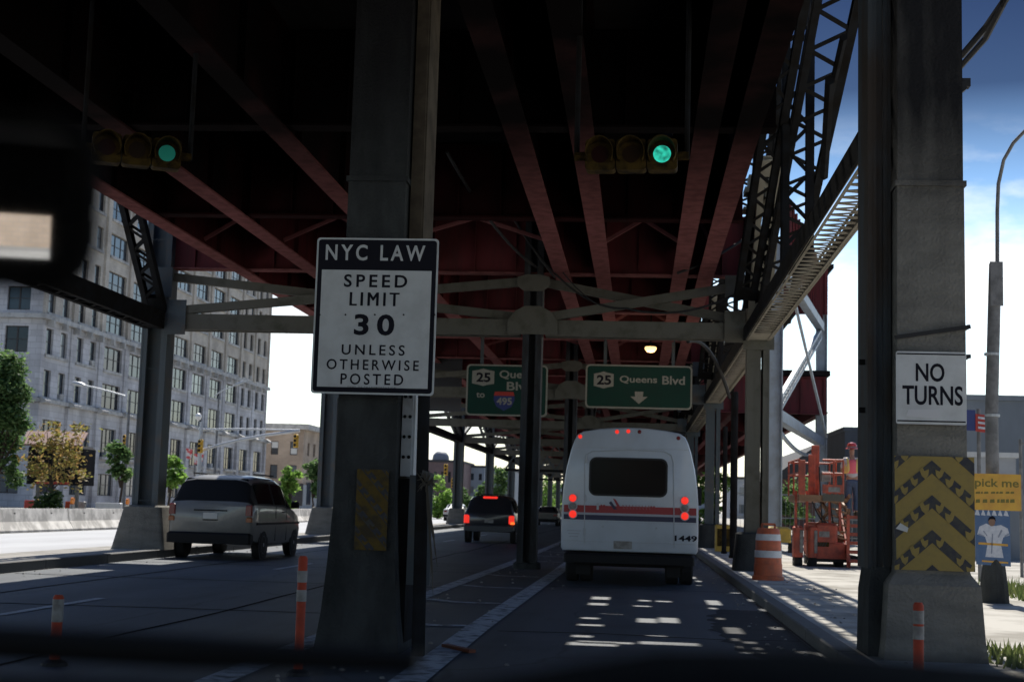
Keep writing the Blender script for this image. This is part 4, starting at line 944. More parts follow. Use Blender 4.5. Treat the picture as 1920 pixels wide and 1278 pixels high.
NAVY = mat("near_black_paint", (0.018, 0.020, 0.024), .3, coat=.7)
suv = [(0, .50, 1.02, 1.06, .84, .86, .82), (.05, .46, 1.06, 1.14, .90, .90, .82), (.12, .44, 1.08, 1.32, .92, .905, .76), (.30, .42, 1.08, 1.66, .925, .91, .70), (.5, .40, 1.08, 1.715, .93, .91, .69), (1.4, .38, 1.08, 1.74, .93, .915, .70),
       (2.6, .38, 1.06, 1.71, .93, .91, .70), (3.3, .38, 1.04, 1.16, .93, .90, .76), (4.3, .4, .98, 1.02, .90, .87, .80), (4.7, .46, .8, .84, .8, .78, .7)]
def suv_x(t, cx, y0, K):
    b = MB(); b.bevbox(cx - .90, cx + .90, y0 - .13, y0 + .15, .44, .66, .04); b.build("bumper", mat("dull_chrome", (.06, .065, .07), .5, metal=.3), t)
    for sg in (-1, 1):
        b = MB(); b.bevbox(cx + sg * .82 - .10, cx + sg * .82 + .10, y0 - .03, y0 + .1, .72, 1.02, .03); b.build("tail_light", TAILON, t)
    b = MB(); b.bevbox(cx + .82 - .04, cx + .82 + .11, y0 - .04, y0 + .09, .70, .80, .02); b.build("turn_signal", AMBERON, t)
    b = MB(); b.bevbox(cx - .27, cx + .27, y0 + .27, y0 + .36, 1.61, 1.70, .02); b.build("brake_light", TAILON, t)
    b = MB(); b.box(cx - .16, cx + .16, y0 - .01, y0 + .06, .74, .86); b.build("license_plate", DWHITE, t)
    for k in range(4):
        b = MB(); b.box(cx - .6, cx + .6, y0 + .8 + k * .4, y0 + .84 + k * .4, 1.77, 1.79); b.build("roof_rack", TRIM, t)
car("sport_utility_car", "black boxy car with glowing red brake lights ahead in the left lane", -5.36, 51.8, suv, NAVY, (.9, 3.6), .36, ((.36, 1.2), (1.3, 2.2), (2.25, 2.75)), ((.09, 1.10, .80), (.30, 1.58, .66)), extras=suv_x)
def small_x(t, cx, y0, K):
    for sg in (-1, 1):
        b = MB(); b.bevbox(cx + sg * .66 - .12, cx + sg * .66 + .12, y0 - .03, y0 + .1, .72, .86, .02); b.build("tail_light", TAILR, t)
    b = MB(); b.bevbox(cx - .86, cx + .86, y0 - .1, y0 + .1, .34, .52, .03); b.build("bumper", TRIM, t)
sedan = [(0, .40, .92, .96, .80, .80, .72), (.08, .32, .94, .99, .84, .84, .74), (.7, .28, .96, 1.02, .86, .85, .74), (1.3, .26, .97, 1.38, .87, .85, .62), (2.4, .26, .95, 1.42, .87, .85, .62), (3.2, .26, .93, 1.0, .87, .85, .7), (4.3, .3, .8, .84, .82, .8, .7), (4.5, .36, .6, .64, .7, .68, .6)]
car("sedan", "dark sedan far ahead left of the bus, near the bright gap", -6.6, 104, sedan, NAVY, (.8, 3.5), .31, ((1.15, 2.2),), ((.74, 1.04, .62), (1.26, 1.36, .55)), extras=small_x)
car("sedan", "white van-roofed car far ahead just left of the bus", -5.0, 112, [(a, b_, c_ + .3, d_ + .55, e_, f_, g_) for a, b_, c_, d_, e_, f_, g_ in sedan], mat("white_car_paint", (.6, .6, .58), .4, coat=.5), (.8, 3.5), .33, ((1.15, 2.2),), ((.74, 1.4, .62), (1.26, 1.8, .55)), extras=small_x)
for cx, y0, lab, m in ((-18.6, 92, "small red car far off in the sun left of the black car", mat("red_car_paint", (.42, .05, .04), .4, coat=.5)), (-15.2, 118, "pale car far off in the sunny service road", mat("pale_car_paint", (.5, .5, .48), .4, coat=.5)), (-18.2, 140, "grey car far off behind the pale one", mat("grey_car_paint", (.2, .22, .24), .4, coat=.5))):
    car("sedan", lab, cx, y0, sedan, m, (.8, 3.5), .31, ((1.15, 2.2),), ((.74, 1.04, .62), (1.26, 1.36, .55)), extras=small_x)

# the white shuttle bus
BUSW = mat("white_bus_paint", (0.47, 0.515, 0.565), .35, col2=(0.39, 0.42, 0.455), scale=1.6, amount=.55, coat=.4, detail=8)
SRED = mat("stripe_red", (0.30, 0.025, 0.03), .4); SNAVY = mat("stripe_navy", (0.018, 0.022, 0.06), .4); SGREY = mat("stripe_grey", (.35, .36, .40), .5)
by, bx = 26.0, at(1181, 950, 26.0).x
bus = thing("shuttle_bus", "white shuttle bus seen from behind with red and navy stripe", "bus", (bx, by, 0))
half = [(1.0, .60), (1.20, .60), (1.235, .66), (1.24, 1.0), (1.235, 1.45), (1.215, 1.75), (1.165, 2.1), (1.09, 2.42), (1.03, 2.60), (.98, 2.70), (.88, 2.765), (.6, 2.815), (.3, 2.845), (0, 2.855)]
def bring(y, s=0.0):
    f = lambda a, z: (a * (1 - s) if a else 0, 1.7 + (z - 1.7) * (1 - s))
    P = [f(a, z) for a, z in half]
    return [(bx + a, by + y, z) for a, z in P] + [(bx - a, by + y, z) for a, z in reversed(P[:-1])]
b = MB(); b.loft([bring(0, .035), bring(.012, .015), bring(.04, .004), bring(.08, 0), bring(2, 0), bring(5.2, 0), bring(5.5, .02), bring(5.9, .12)]); b.build("body", BUSW, bus, smooth=30)
b = MB(); b.bevbox(bx - 1.0, bx + 1.0, by + 5.9, by + 7.4, .5, 1.3, .12); b.build("bonnet", BUSW, bus)
PB = by - .006
def bz(px, py): q = at(px, py, by); return q.x, q.z
b = MB(); x_, z_ = bz(1178, 894); b.prism(rrect(1.42, .70, .13), (x_, by - .014, z_), XA, ZA, .016); b.build("window_gasket", BLACK, bus)
b = MB(); b.prism(rrect(1.35, .63, .10), (x_, by - .018, z_), XA, ZA, .004); b.build("rear_window", GLASS, bus)
# rear door outline: a raised bead that follows the arched opening
def bead(pts, r, name, m): q = MB(); q.tube([(a, by - .004, z) for a, z in pts], r, 6); q.build(name, m, bus, smooth=True)
DS = mat("door_seal_grey", (.40, .42, .44), .5)
arch = [bz(1096, 1018), bz(1096, 868), bz(1099, 852), bz(1110, 846), bz(1180, 843), bz(1245, 846), bz(1259, 853), bz(1263, 868), bz(1264, 1026)]
bead(arch, .009, "door_seal", DS)
q1, q2 = bz(1099, 1030), bz(1262, 1037)
for name, z0, z1, m in (("red_stripe", 1.295, 1.425, SRED), ("grey_stripe", 1.255, 1.295, SGREY), ("navy_stripe", 1.165, 1.255, SNAVY)):
    b = MB(); b.box(bx - 1.195, bx + 1.195, by - .003, by + .001, z0, z1); b.box(bx - 1.2425, bx - 1.236, by + .09, by + 5.2, z0, z1); b.box(bx + 1.236, bx + 1.2425, by + .09, by + 5.2, z0, z1); b.build(name, m, bus)
for px, py, m in ((1074, 933, TAILON), (1074, 963, TAILON), (1284, 938, TAILON), (1284, 967, TAILON), (1074, 948, DWHITE), (1284, 952, DWHITE)):
    x_, z_ = bz(px, py); b = MB(); b.lathe([(.085, 0), (.082, -.016), (.066, -.018)], (x_, by + .002, z_), 18, axis="y"); o = b.build("tail_light", DS, bus, smooth=True)
    b = MB(); b.lathe([(.068, 0), (.055, -.014), (.001, -.02)], (x_, by - .016, z_), 18, axis="y"); b.build("lens", m, o, smooth=True)
for px, py, m in ((1088, 817, TAILON), (1157, 808, TAILON), (1178, 807, TAILON), (1199, 808, TAILR), (1272, 820, TAILR)):
    x_, z_ = bz(px, py); b = MB(); b.lathe([(.04, 0), (.036, -.02), (.001, -.035)], (x_, by + .015, z_ - .01), 12, axis="y"); b.build("marker_light", m, bus, smooth=True)
for px in (1092,):
    pass
for zz in (.78, 1.14, 2.47):
    b = MB(); b.tube([(bx - 1.19 + max(0, zz - 1.6) * .16, by - .002, zz), (bx + 1.19 - max(0, zz - 1.6) * .16, by - .002, zz)], .004, 5); b.build("panel_seam", DS, bus)
for xx in (-.62,):
    for zz in (.95, 1.55, 2.25):
        b = MB(); b.lathe([(.018, -.06), (.018, .06)], (bx + xx - .19, by - .01, zz), 8); b.build("door_hinge", DS, bus)
b = MB(); b.box(bx - .28, bx + .05, by - .012, by - .002, .66, .80); b.build("license_plate", DWHITE, bus)
b = MB(); b.bevbox(bx - 1.17, bx + 1.17, by - .16, by + .1, .40, .575, .03); b.build("bumper", TRIM, bus)
b = MB(); b.box(bx - 1.0, bx + 1.0, by + .3, by + 5, .33, .6); b.box(bx - .95, bx - .7, by + .15, by + .17, .18, .42); b.box(bx + .68, bx + .93, by + .15, by + .17, .18, .42); b.build("chassis", TRIM, bus)
for sg in (-1, 1):
    for dx in (0, .27): wheel(bus, bx + sg * (1.07 - dx), by + 1.35, .39, .24, sg)
    wheel(bus, bx + sg * 1.02, by + 5.3, .39, .22, sg)
    b = MB(); b.bevbox(bx + sg * 1.45 - .08, bx + sg * 1.45 + .08, by + 5.5, by + 5.6, 1.5, 1.9, .03); b.tube([(bx + sg * 1.2, by + 5.5, 1.7), (bx + sg * 1.42, by + 5.55, 1.8)], .015, 6); b.build("door_mirror", TRIM, bus)
x_, z_ = bz(1286, 1009); fit("fleet_number", "1449", .40, .105, (x_ - .0, PB, z_), INK, bus, bold=.03)
# emblem: slanted navy and red peak with small red letter strokes each side
b = MB(); x_, z_ = bz(1152, 944)
b.prism([(-.10, .02), (-.06, .05), (.05, -.10), (-.01, -.10)], (x_, PB, z_), XA, ZA, .004); b.build("emblem_mark", SNAVY, bus)
b = MB(); b.prism([(-.03, .10), (.02, .08), (.13, -.085), (.07, -.085)], (x_, PB, z_), XA, ZA, .004); b.build("emblem_mark", SRED, bus)
b = MB()
for k in range(9):
    xx = .17 + k * .058; b.prism([(xx, -.085), (xx + .018, -.085), (xx - .008, -.015), (xx - .026, -.015)], (x_, PB, z_), XA, ZA, .003)
b.build("emblem_stroke", mat("faded_red_lettering", (.30, .10, .10), .5), bus)
b = MB()
for xx in (-.26, -.21, .64, .69): b.prism([(xx, -.08), (xx + .05, -.08), (xx + .04, -.02), (xx + .01, -.02)], (x_, PB, z_), XA, ZA, .003)
b.build("emblem_stroke", SRED, bus)
b = MB(); x_, z_ = bz(1076, 1000)
for k in range(3): b.box(x_ - .12 + k * .02, x_ + .13 - k * .03, PB, by, z_ + .05 - k * .05, z_ + .065 - k * .05)
b.build("badge", SGREY, bus)
b = MB(); b.box(bx + .55, bx + 1.02, by + 1.2, by + 1.4, 2.82, 2.86); b.box(bx + .3, bx + .9, by + .9, by + 2.4, 2.81, 2.83); b.build("roof_hatch", TRIM, bus)
b = MB()
for sg in (-1, 1): b.lathe([(.02, 0), (.02, -.03)], (bx + sg * .48, by + .01, 1.05), 8, axis="y")
b.box(bx - .60, bx - .56, by - .025, by, 1.35, 1.47); b.build("door_handle", DS, bus)
# ------------------------------------------------------------------ kerbside: drum, lift, worker
LIFT = mat("lift_orange_red", (0.50, 0.095, 0.05), 0.6, col2=(0.24, 0.06, 0.04), scale=5, amount=.8, bump=.05)
DRUMO = mat("drum_orange", (0.58, 0.13, 0.05), 0.55, col2=(0.30, 0.09, 0.05), scale=6, amount=.6)
p = at(1440, 1081, 27.6); t = thing("traffic_drum", "striped orange and white traffic drum standing on the pavement", "traffic drum", (p.x, p.y, .125))
prof = [(.30, 0.0), (.30, .07), (.27, .08), (.265, .30), (.255, .31), (.25, .55), (.24, .56), (.235, .78), (.225, .80), (.215, .93), (.19, .97)]
b = MB(); b.lathe(prof, (p.x, p.y, .125), 24); b.build("barrel", DRUMO, t, smooth=True)
for z0, z1, r0, r1 in ((.42, .55, .258, .254), (.74, .86, .241, .228)):
    b = MB(); b.lathe([(r0, z0), (r1, z1)], (p.x, p.y, .125), 24); b.build("reflective_band", mat("drum_white", (.62, .64, .66), .4, col2=(.45, .46, .47), scale=8, amount=.5), t, smooth=True)
b = MB(); b.bar((p.x - .12, p.y, 1.09), (p.x - .12, p.y, 1.17), .03, .04); b.bar((p.x + .12, p.y, 1.09), (p.x + .12, p.y, 1.17), .03, .04); b.bar((p.x - .13, p.y, 1.17), (p.x + .13, p.y, 1.17), .03, .04); b.build("handle", DRUMO, t)

LY = 35.5
def lp(px, py, dy=0): return at(px, py, LY + dy)
o = lp(1545, 1060); lift = thing("scissor_lift", "orange red scissor lift with guard rails parked on the sunny pavement", "lift", (o.x, LY + 1, .125))
X0, X1 = lp(1528, 1000).x, lp(1588, 1000).x
b = MB(); b.bevbox(X0, X1, LY, LY + 2.4, .32, .72, .04); b.bevbox(X0, X0 + .55, LY, LY + 2.4, .70, 1.18, .06); b.build("chassis", LIFT, lift)
b = MB(); b.box(X0 + .05, X1 + .3, LY + .05, LY + 2.3, .24, .40); b.build("skirt", BLACK, lift)
b = MB()
for k in range(4): b.prism([(.02 + .06 * k, 0), (.05 + .06 * k, 0), (.10 + .06 * k, .09), (.07 + .06 * k, .09)], (X0 + .02, LY - .003, .62), XA, ZA, .003)
b.build("hazard_stripe", HAZB, lift)
b = MB(); b.box(X0 + .02, X0 + .34, LY - .002, LY, .61, .72); b.build("hazard_plate", SIGY, lift)
for px in (1497, 1524):
    c0 = lp(px, 1020); b = MB(); b.bevbox(c0.x - .12, c0.x + .11, LY - .1, LY + .35, .34, 1.10, .05); b.build("outrigger_box", LIFT, lift)
    b = MB(); b.bevbox(c0.x + .02, c0.x + .10, LY - .125, LY - .1, .45, 1.0, .02); b.build("outrigger_plate", DWHITE, lift)
    wheel(lift, c0.x, LY + .2, .235, .2, -1)
wheel(lift, X1 - .15, LY + .4, .235, .2, 1); wheel(lift, X0 + .1, LY + 2.1, .235, .2, -1)
SCI = mat("scissor_arm_tan", (.30, .17, .09), .6, col2=(.2, .1, .05), scale=6)
for s in (0, 1):
    for k in range(3):
        z0, z1 = .78 + k * .36, .78 + (k + 1) * .36
        for a_, c_ in ((z0, z1), (z1, z0)):
            b = MB(); xx = lp(1552, 960).x + s * .5 + (.06 if a_ > c_ else 0); b.bar((xx, LY + .25, a_), (xx, LY + 2.1, c_), .05, .09); b.build("scissor_arm", SCI, lift)
b = MB()
for k in range(7):
    z = .84 + k * .16; b.bar((lp(1550, 960).x, LY + .2, z + .1), (lp(1590, 960).x, LY + .18, z - .05), .05, .04)
b.build("scissor_link", SCI, lift)
for px in (1493, 1514, 1557, 1576):
    b = MB(); q = lp(px, 960); b.bar((q.x, LY + .12, 1.0), (q.x, LY + .12, 1.95), .06, .06); b.build("mast_post", LIFT, lift)
PX0, PX1 = lp(1498, 900).x, lp(1580, 900).x; pz = lp(1550, 928).z
b = MB(); b.box(PX0, PX1, LY - .1, LY + 2.4, pz - .16, pz); b.build("platform_deck", SCI, lift)
b = MB(); b.box(lp(1541, 900).x, PX1, LY - .13, LY - .1, pz + .05, pz + .26); b.build("toe_board", LIFT, lift)
b = MB(); b.box(lp(1541, 900).x, PX1 + .02, LY - .15, LY - .131, pz - .14, pz + .03); b.build("edge_plate", TANST, lift)
for a_, c_, ztop in ((1496, 1509, 862), (1519, 1532, 850), (1526, 1541, 832)):
    b = MB(); z1 = lp(1520, ztop).z; xa, xb = lp(a_, 900).x, lp(c_, 900).x; b.bevbox(xa, xb, LY - .12 + (a_ - 1496) * .02, LY - .06 + (a_ - 1496) * .02, pz, z1, .015); b.build("rail_panel", LIFT, lift)
b = MB(); zt = lp(1550, 862).z
for z in (zt, (zt + pz) / 2 + .1):
    b.tube([(lp(1541, 900).x, LY - .1, z), (PX1, LY - .1, z)], .026, 6); b.tube([(PX1, LY - .1, z), (PX1, LY + 2.4, z)], .026, 6); b.tube([(PX0, LY + 2.4, z), (PX1, LY + 2.4, z)], .026, 6); b.tube([(PX0, LY - .1, z), (PX0, LY + 2.4, z)], .026, 6)
for xx, yy in ((PX1, LY - .1), (PX1, LY + 1.2), (PX1, LY + 2.4), (PX0, LY + 2.4), (lp(1562, 900).x, LY - .1), ((PX0 + PX1) / 2, LY + 2.4), (PX0, LY + 1.2)): b.tube([(xx, yy, pz), (xx, yy, zt)], .024, 6)
b.build("guard_rail", LIFT, lift)
b = MB(); q = lp(1548, 893); b.bevbox(q.x - .12, q.x + .13, LY - .02, LY + .12, q.z - .12, q.z + .13, .03); b.build("control_box", DWHITE, lift)

for k, (pa_, pb_) in enumerate((((X0 + .4, LY + .2, 1.15), (PX0 + .3, LY - .05, pz - .1)), ((X0 + .5, LY + .2, 1.15), (PX1 - .3, LY - .05, pz - .1)), ((X0 + .2, LY + .1, 1.1), (lp(1535, 850).x, LY - .1, pz + .7)))):
    b = MB(); b.tube(sag(pa_, pb_, .18), .018, 6); b.build("hose", BLACK, lift)
b = MB(); b.box(X0 + .1, X0 + .35, LY - .004, LY - .001, .84, .98); b.build("decal", DWHITE, lift)
b = MB(); b.box(lp(1552, 900).x, lp(1574, 900).x, LY - .134, LY - .131, pz + .08, pz + .2); b.build("decal", DWHITE, lift)
b = MB(); b.bevbox(X0 + .60, X1 + .1, LY + .4, LY + 1.2, .72, .9, .03); b.build("battery_tray", SCI, lift)
# stair tower beside the lift, the worker stands on it
SX0, SX1 = lp(1588, 1000).x, lp(1588, 1000).x + 1.5
st = thing("access_stairs", "orange steel access stairs with dark treads beside the lift", "stairs", (SX0 + .7, LY + 1, .125))
zf = lp(1600, 966, .9).z
n = 6
for k in range(n):
    z = .125 + (zf - .125) * (k + 1) / n; y0 = LY - .35 + k * .24
    b = MB(); b.box(SX0 + .05, SX1, y0, y0 + .26, z - .035, z); b.build("tread", TANST if k % 2 else STEEL, st)
    b = MB(); b.box(SX0 + .05, SX1, y0 - .012, y0 - .001, z - .08, z); b.build("nosing", LIFT, st)
for xx in (SX0, SX1 + .05):
    b = MB(); b.bar((xx, LY - .45, .2), (xx, LY - .35 + n * .24, zf + .02), .05, .2); b.build("stringer", LIFT, st)
b = MB(); b.box(SX0 + .05, SX1, LY - .35 + n * .24, LY + 2.4, zf - .06, zf); b.build("landing", STEEL, st)
b = MB(); b.bar((SX0 - .03, LY - .4, .15), (SX0 - .03, LY - .4, zf + .02), .07, .07); b.tube([(SX1, LY - .4, .2), (SX1, LY - .4, 1.4), (SX1, LY + 1.1, zf + 1)], .03, 6); b.build("hand_rail", LIFT, st)
b = MB(); q = lp(1612, 905, 1.6); b.bevbox(q.x - .14, q.x + .22, LY + 1.75, LY + 2.0, zf, zf + .75, .04)
tag(b.build("tool_case", mat("blue_white_case", (.10, .16, .30), .5, col2=(.6, .2, .15), scale=6, amount=.9), loc=(q.x, LY + 1.9, zf)), "small blue and red case on the stairs landing behind the worker", "case")

def skin(name, verts, edges, m, parent, sub=2, at_=(0, 0, 0)):
    me = bpy.data.meshes.new(name); me.from_pydata([Vector(p) for p, r in verts], edges, []); o = bpy.data.objects.new(name, me); C.objects.link(o)
    md = o.modifiers.new("skin", "SKIN"); md.use_smooth_shade = True
    for k, (p_, r) in enumerate(verts):
        sv_ = me.skin_vertices[0].data[k]; sv_.radius = (r, r) if not isinstance(r, tuple) else r; sv_.use_root = (k == 0)
    s = o.modifiers.new("sub", "SUBSURF"); s.levels = sub; s.render_levels = sub
    me.materials.append(m); o.parent = parent; o.location = at_; return o
SKINM = mat("skin_tone", (.34, .19, .13), .55); JEANS = mat("blue_jeans", (.055, .085, .15), .85, col2=(.09, .13, .21), scale=20); SHIRT = mat("pale_shirt", (.50, .50, .52), .8)
VESTP = mat("pink_red_vest", (.85, .16, .20), .7); VESTY = mat("yellow_vest_tape", (.80, .62, .20), .5); HELM = mat("red_helmet", (.55, .06, .05), .3, coat=.5); BOOT = mat("work_boot", (.05, .035, .02), .7)
wp = lp(1597.5, 965, .9); wp.z = zf
wk = thing("person", "worker in pink safety vest, red helmet and jeans seen from behind on the stairs", "person", tuple(wp))
# continuous body: pelvis root, spine, head, arms with hands, legs
V = [((0, 0, .90), (.13, .10)), ((0, -.01, 1.10), (.125, .09)), ((0, 0, 1.30), (.15, .10)), ((0, .01, 1.42), (.09, .075)), ((0, .015, 1.50), .05), ((0, .03, 1.58), (.07, .08)), ((0, .03, 1.68), (.07, .085)),
     ((-.17, 0, 1.38), .06), ((-.25, .04, 1.12), .043), ((-.20, .26, .98), .033), ((-.18, .33, .97), .03), ((.17, 0, 1.38), .06), ((.25, .03, 1.12), .043), ((.20, .25, .99), .033), ((.18, .32, .98), .03),
     ((-.09, 0, .84), .085), ((-.10, .03, .48), .06), ((-.10, -.03, .09), .042), ((-.10, .10, .03), .035), ((.09, 0, .84), .085), ((.11, .06, .48), .06), ((.11, .02, .09), .042), ((.11, .15, .03), .035)]
E = [(0, 1), (1, 2), (2, 3), (3, 4), (4, 5), (5, 6), (2, 7), (7, 8), (8, 9), (9, 10), (2, 11), (11, 12), (12, 13), (13, 14), (0, 15), (15, 16), (16, 17), (17, 18), (0, 19), (19, 20), (20, 21), (21, 22)]
# five fingers on each hand
for h, sx in ((10, -1), (14, 1)):
    base = Vector(V[h][0])
    for k in range(4):
        i = len(V); dx = -.024 + k * .016; V.append(((base.x + dx, base.y + .05, base.z + .004), .009)); V.append(((base.x + dx * 1.1, base.y + .085 - abs(k - 1.5) * .006, base.z - .012), .008)); V.append(((base.x + dx * 1.1, base.y + .09 - abs(k - 1.5) * .006, base.z - .04), .007)); E += [(h, i), (i, i + 1), (i + 1, i + 2)]
    i = len(V); V.append(((base.x - sx * .035, base.y + .01, base.z - .005), .010)); V.append(((base.x - sx * .045, base.y + .045, base.z - .015), .008)); E += [(h, i), (i, i + 1)]
skin("body", V, E, SKINM, wk)
J = [((0, 0, .93), (.165, .135)), ((0, 0, .84), (.17, .14)), ((-.09, 0, .78), (.10, .115)), ((-.10, .03, .48), .08), ((-.10, -.02, .10), .07), ((.09, 0, .78), (.10, .115)), ((.11, .06, .48), .08), ((.11, .03, .10), .07)]
skin("jeans", J, [(0, 1), (1, 2), (2, 3), (3, 4), (1, 5), (5, 6), (6, 7)], JEANS, wk)
T = [((0, 0, .90), (.175, .14)), ((0, -.01, 1.10), (.16, .125)), ((0, 0, 1.30), (.19, .135)), ((0, .01, 1.42), (.10, .085)), ((-.18, 0, 1.38), .078), ((-.25, .035, 1.15), .062), ((.18, 0, 1.38), .078), ((.25, .025, 1.15), .062)]
skin("shirt", T, [(0, 1), (1, 2), (2, 3), (2, 4), (4, 5), (2, 6), (6, 7)], SHIRT, wk)
G = [((0, 0, 1.00), (.19, .15)), ((0, -.01, 1.12), (.18, .145)), ((0, -.005, 1.30), (.205, .15)), ((0, .0, 1.41), (.13, .11))]
skin("vest", G, [(0, 1), (1, 2), (2, 3)], VESTP, wk)
skin("vest_tape", [((-.15, -.005, 1.02), (.045, .16)), ((-.145, -.015, 1.2), (.042, .155)), ((-.15, 0, 1.37), (.055, .13)), ((-.13, .04, 1.44), (.05, .05))], [(0, 1), (1, 2), (2, 3)], VESTY, wk)
skin("vest_tape", [((.15, -.005, 1.02), (.045, .16)), ((.145, -.015, 1.2), (.042, .155)), ((.15, 0, 1.37), (.055, .13)), ((.13, .04, 1.44), (.05, .05))], [(0, 1), (1, 2), (2, 3)], VESTY, wk)
b = MB(); hc = (wp.x, wp.y + .03, wp.z + 1.66); b.lathe([(.165, .0), (.15, .02), (.125, .035), (.12, .10), (.085, .145), (.02, .165)], hc, 18); b.build("helmet", HELM, wk, smooth=True)
b = MB(); b.lathe([(.127, .036), (.125, .058)], hc, 18); b.build("helmet_band", DWHITE, wk, smooth=True)
for sx, dy in ((-.10, 0), (.11, .05)):
    b = MB(); b.bevbox(wp.x + sx - .05, wp.x + sx + .05, wp.y + dy - .08, wp.y + dy + .18, wp.z, wp.z + .11, .03); b.build("boot", BOOT, wk)

# yellow machine and barriers on the pavement beyond
YEL = mat("machine_yellow", (.50, .32, .04), .5, col2=(.3, .2, .05), scale=6)
p = at(1463, 1000, 47); b = MB(); b.bevbox(p.x - .4, p.x + .35, 47, 48.2, .45, .95, .06); t = thing("compressor", "small yellow machine on wheels behind the striped drum", "machine", (p.x, 47.5, .125)); b.build("cabinet", YEL, t)
for s in (-1, 1): wheel(t, p.x + s * .38, 47.5, .26, .12, s)
b = MB(); b.bar((p.x - .5, 47, .5), (p.x - .9, 46.6, .55), .06, .06); b.build("tow_bar", YEL, t)
p = at(1357, 985, 46); t = thing("utility_box", "yellow utility box among the posts right of the bus", "box", (p.x, 46, .13)); b = MB(); b.bevbox(p.x - .26, p.x + .26, 46, 46.4, .13, .98, .04); b.build("cabinet", YEL, t)
b = MB(); b.box(p.x - .2, p.x + .2, 45.985, 46, .3, .85); b.build("door", SIGY, t)
b = MB()
z0 = .13
for k in range(11): b.bar((4.2 + k * 1.3, 62 + k * .5, z0), (4.2 + k * 1.3, 62 + k * .5, 2.3), .05, .05)
b.bar((4.2, 62, 2.2), (17.2, 67, 2.2), .05, .06); b.bar((4.2, 62, 1.2), (17.2, 67, 1.2), .04, .05); b.bar((4.2, 62, .4), (17.2, 67, .4), .04, .05)
for k in range(65): b.bar((4.2 + k * .2, 62 + k * .077, z0), (4.2 + k * .2, 62 + k * .077, 2.2), .012, .012)
tag(b.build("site_fence", mat("fence_grey", (.30, .31, .31), .5), loc=(10, 64, .13)), "grey bar fence behind the orange lift and stairs", "fence")

# ------------------------------------------------------------------ right edge: pole with posters, warehouses, grass
POLE = mat("grey_utility_pole", (.20, .20, .20), .75, col2=(.11, .11, .11), scale=6, amount=.8, bump=.15)
PYY = 22.5; p = at(1864, 1128, PYY); t = thing("street_light_pole", "grey pole with curved lamp arm carrying yellow notice and poster", "street light", (p.x, PYY, .125))
b = MB(); b.lathe([(.23, 0), (.21, .25), (.165, .62), (.15, .66)], (p.x, PYY, .125), 12); b.build("footing", CONCD, t)
top = at(1866, 495, PYY); b = MB(); b.tube([(p.x, PYY, .7), (p.x - .01, PYY, 3.0), (top.x, PYY, top.z)], [.105, .1, .095], 12); b.build("pole", POLE, t, smooth=True)
q0, q1 = at(1864, 575, PYY), top; b = MB(); b.bevbox(top.x - .11, top.x + .09, PYY - .12, PYY - .1, q0.z, q1.z + .02, .01); b.build("sleeve", POLE, t)
b = MB(); b.tube([at(1870, 500, PYY), at(1870, 395, PYY), at(1872, 345, PYY), at(1882, 300, PYY - .2), at(1900, 268, PYY - .5), at(1925, 242, PYY - .9), at(1990, 225, PYY - 1.8)], [.032, .03, .03, .028, .028, .026, .024], 8); b.build("lamp_arm", POLE, t, smooth=True)
q = at(2000, 226, PYY - 1.9); b = MB(); b.lathe([(.02, .08), (.12, .04), (.16, -.04), (.1, -.08)], q, 12); b.build("lamp_head", POLE, t, smooth=True)
for z in (2.95, 3.9): b = MB(); b.lathe([(.115, 0), (.115, .04)], (p.x, PYY, z), 10); b.build("pole_clamp", STEEL2, t)
YPY = PYY - .16; d_ = YPY / F
NOTE = mat("orange_yellow_board", (.62, .36, .05), .6, col2=(.5, .25, .05), scale=5, amount=.6)
c = at(1866, 922, YPY); t = thing("notice_board", "orange yellow notice with dark lettering on the pole at the right edge", "notice", tuple(c))
b = MB(); b.prism(rrect(92 * d_, 66 * d_, .01), c, XA, ZA, .012); b.build("board", NOTE, t)
OLIVE = mat("olive_lettering", (.16, .14, .03), .7)
q = at(1869, 907, YPY); fit("lettering", "pick me", 78 * d_, 20 * d_, (q.x, YPY - .002, q.z), OLIVE, t, bold=.02)
b = MB(); random.seed(2)
for row, (py, hh) in enumerate(((925, 4), (942, 7))):
    xx = 1829
    while xx < 1896:
        ww = random.uniform(3, 9); a_ = at(xx, py, YPY); b.prism([(0, 0), (ww * d_, .004), (ww * d_ * .95, hh * d_), (ww * .1 * d_, hh * d_ * .9)], (a_.x, YPY - .002, a_.z), XA, ZA, .002); xx += ww + random.choice((1.5, 2, 5))
b.build("faint_line", OLIVE, t)
YPY = PYY - .15; c = at(1862, 1006, YPY); t = thing("poster", "blue poster of a figure in white below the orange yellow notice", "poster", tuple(c))
b = MB(); b.prism([(-30 * d_, -50 * d_), (31 * d_, -52 * d_), (30 * d_, 50 * d_), (-32 * d_, 49 * d_)], c, XA, ZA, .01); b.build("sheet", mat("poster_blue", (.06, .12, .24), .6, col2=(.10, .16, .27), scale=7), t)
PW = mat("poster_white", (.55, .57, .62), .6, col2=(.38, .42, .50), scale=14, amount=.7)
def pp(px, py): return ((px - 1862) * d_, -(py - 1006) * d_)
b = MB(); b.prism([pp(*q) for q in ((1834, 1002), (1838, 988), (1850, 982), (1858, 986), (1866, 986), (1876, 984), (1888, 990), (1891, 1002), (1880, 1006), (1876, 1020), (1880, 1043), (1848, 1042), (1852, 1020), (1848, 1006))][::-1], c + Vector((0, -.002, 0)), XA, ZA, .002); b.build("white_figure", PW, t)
b = MB(); b.prism([pp(1860 + 6 * math.cos(a), 979 - 8 * math.sin(a)) for a in [2 * math.pi * k / 12 for k in range(12)]], c + Vector((0, -.003, 0)), XA, ZA, .002); b.build("figure_head", mat("poster_skin", (.22, .13, .09), .7), t)
b = MB()
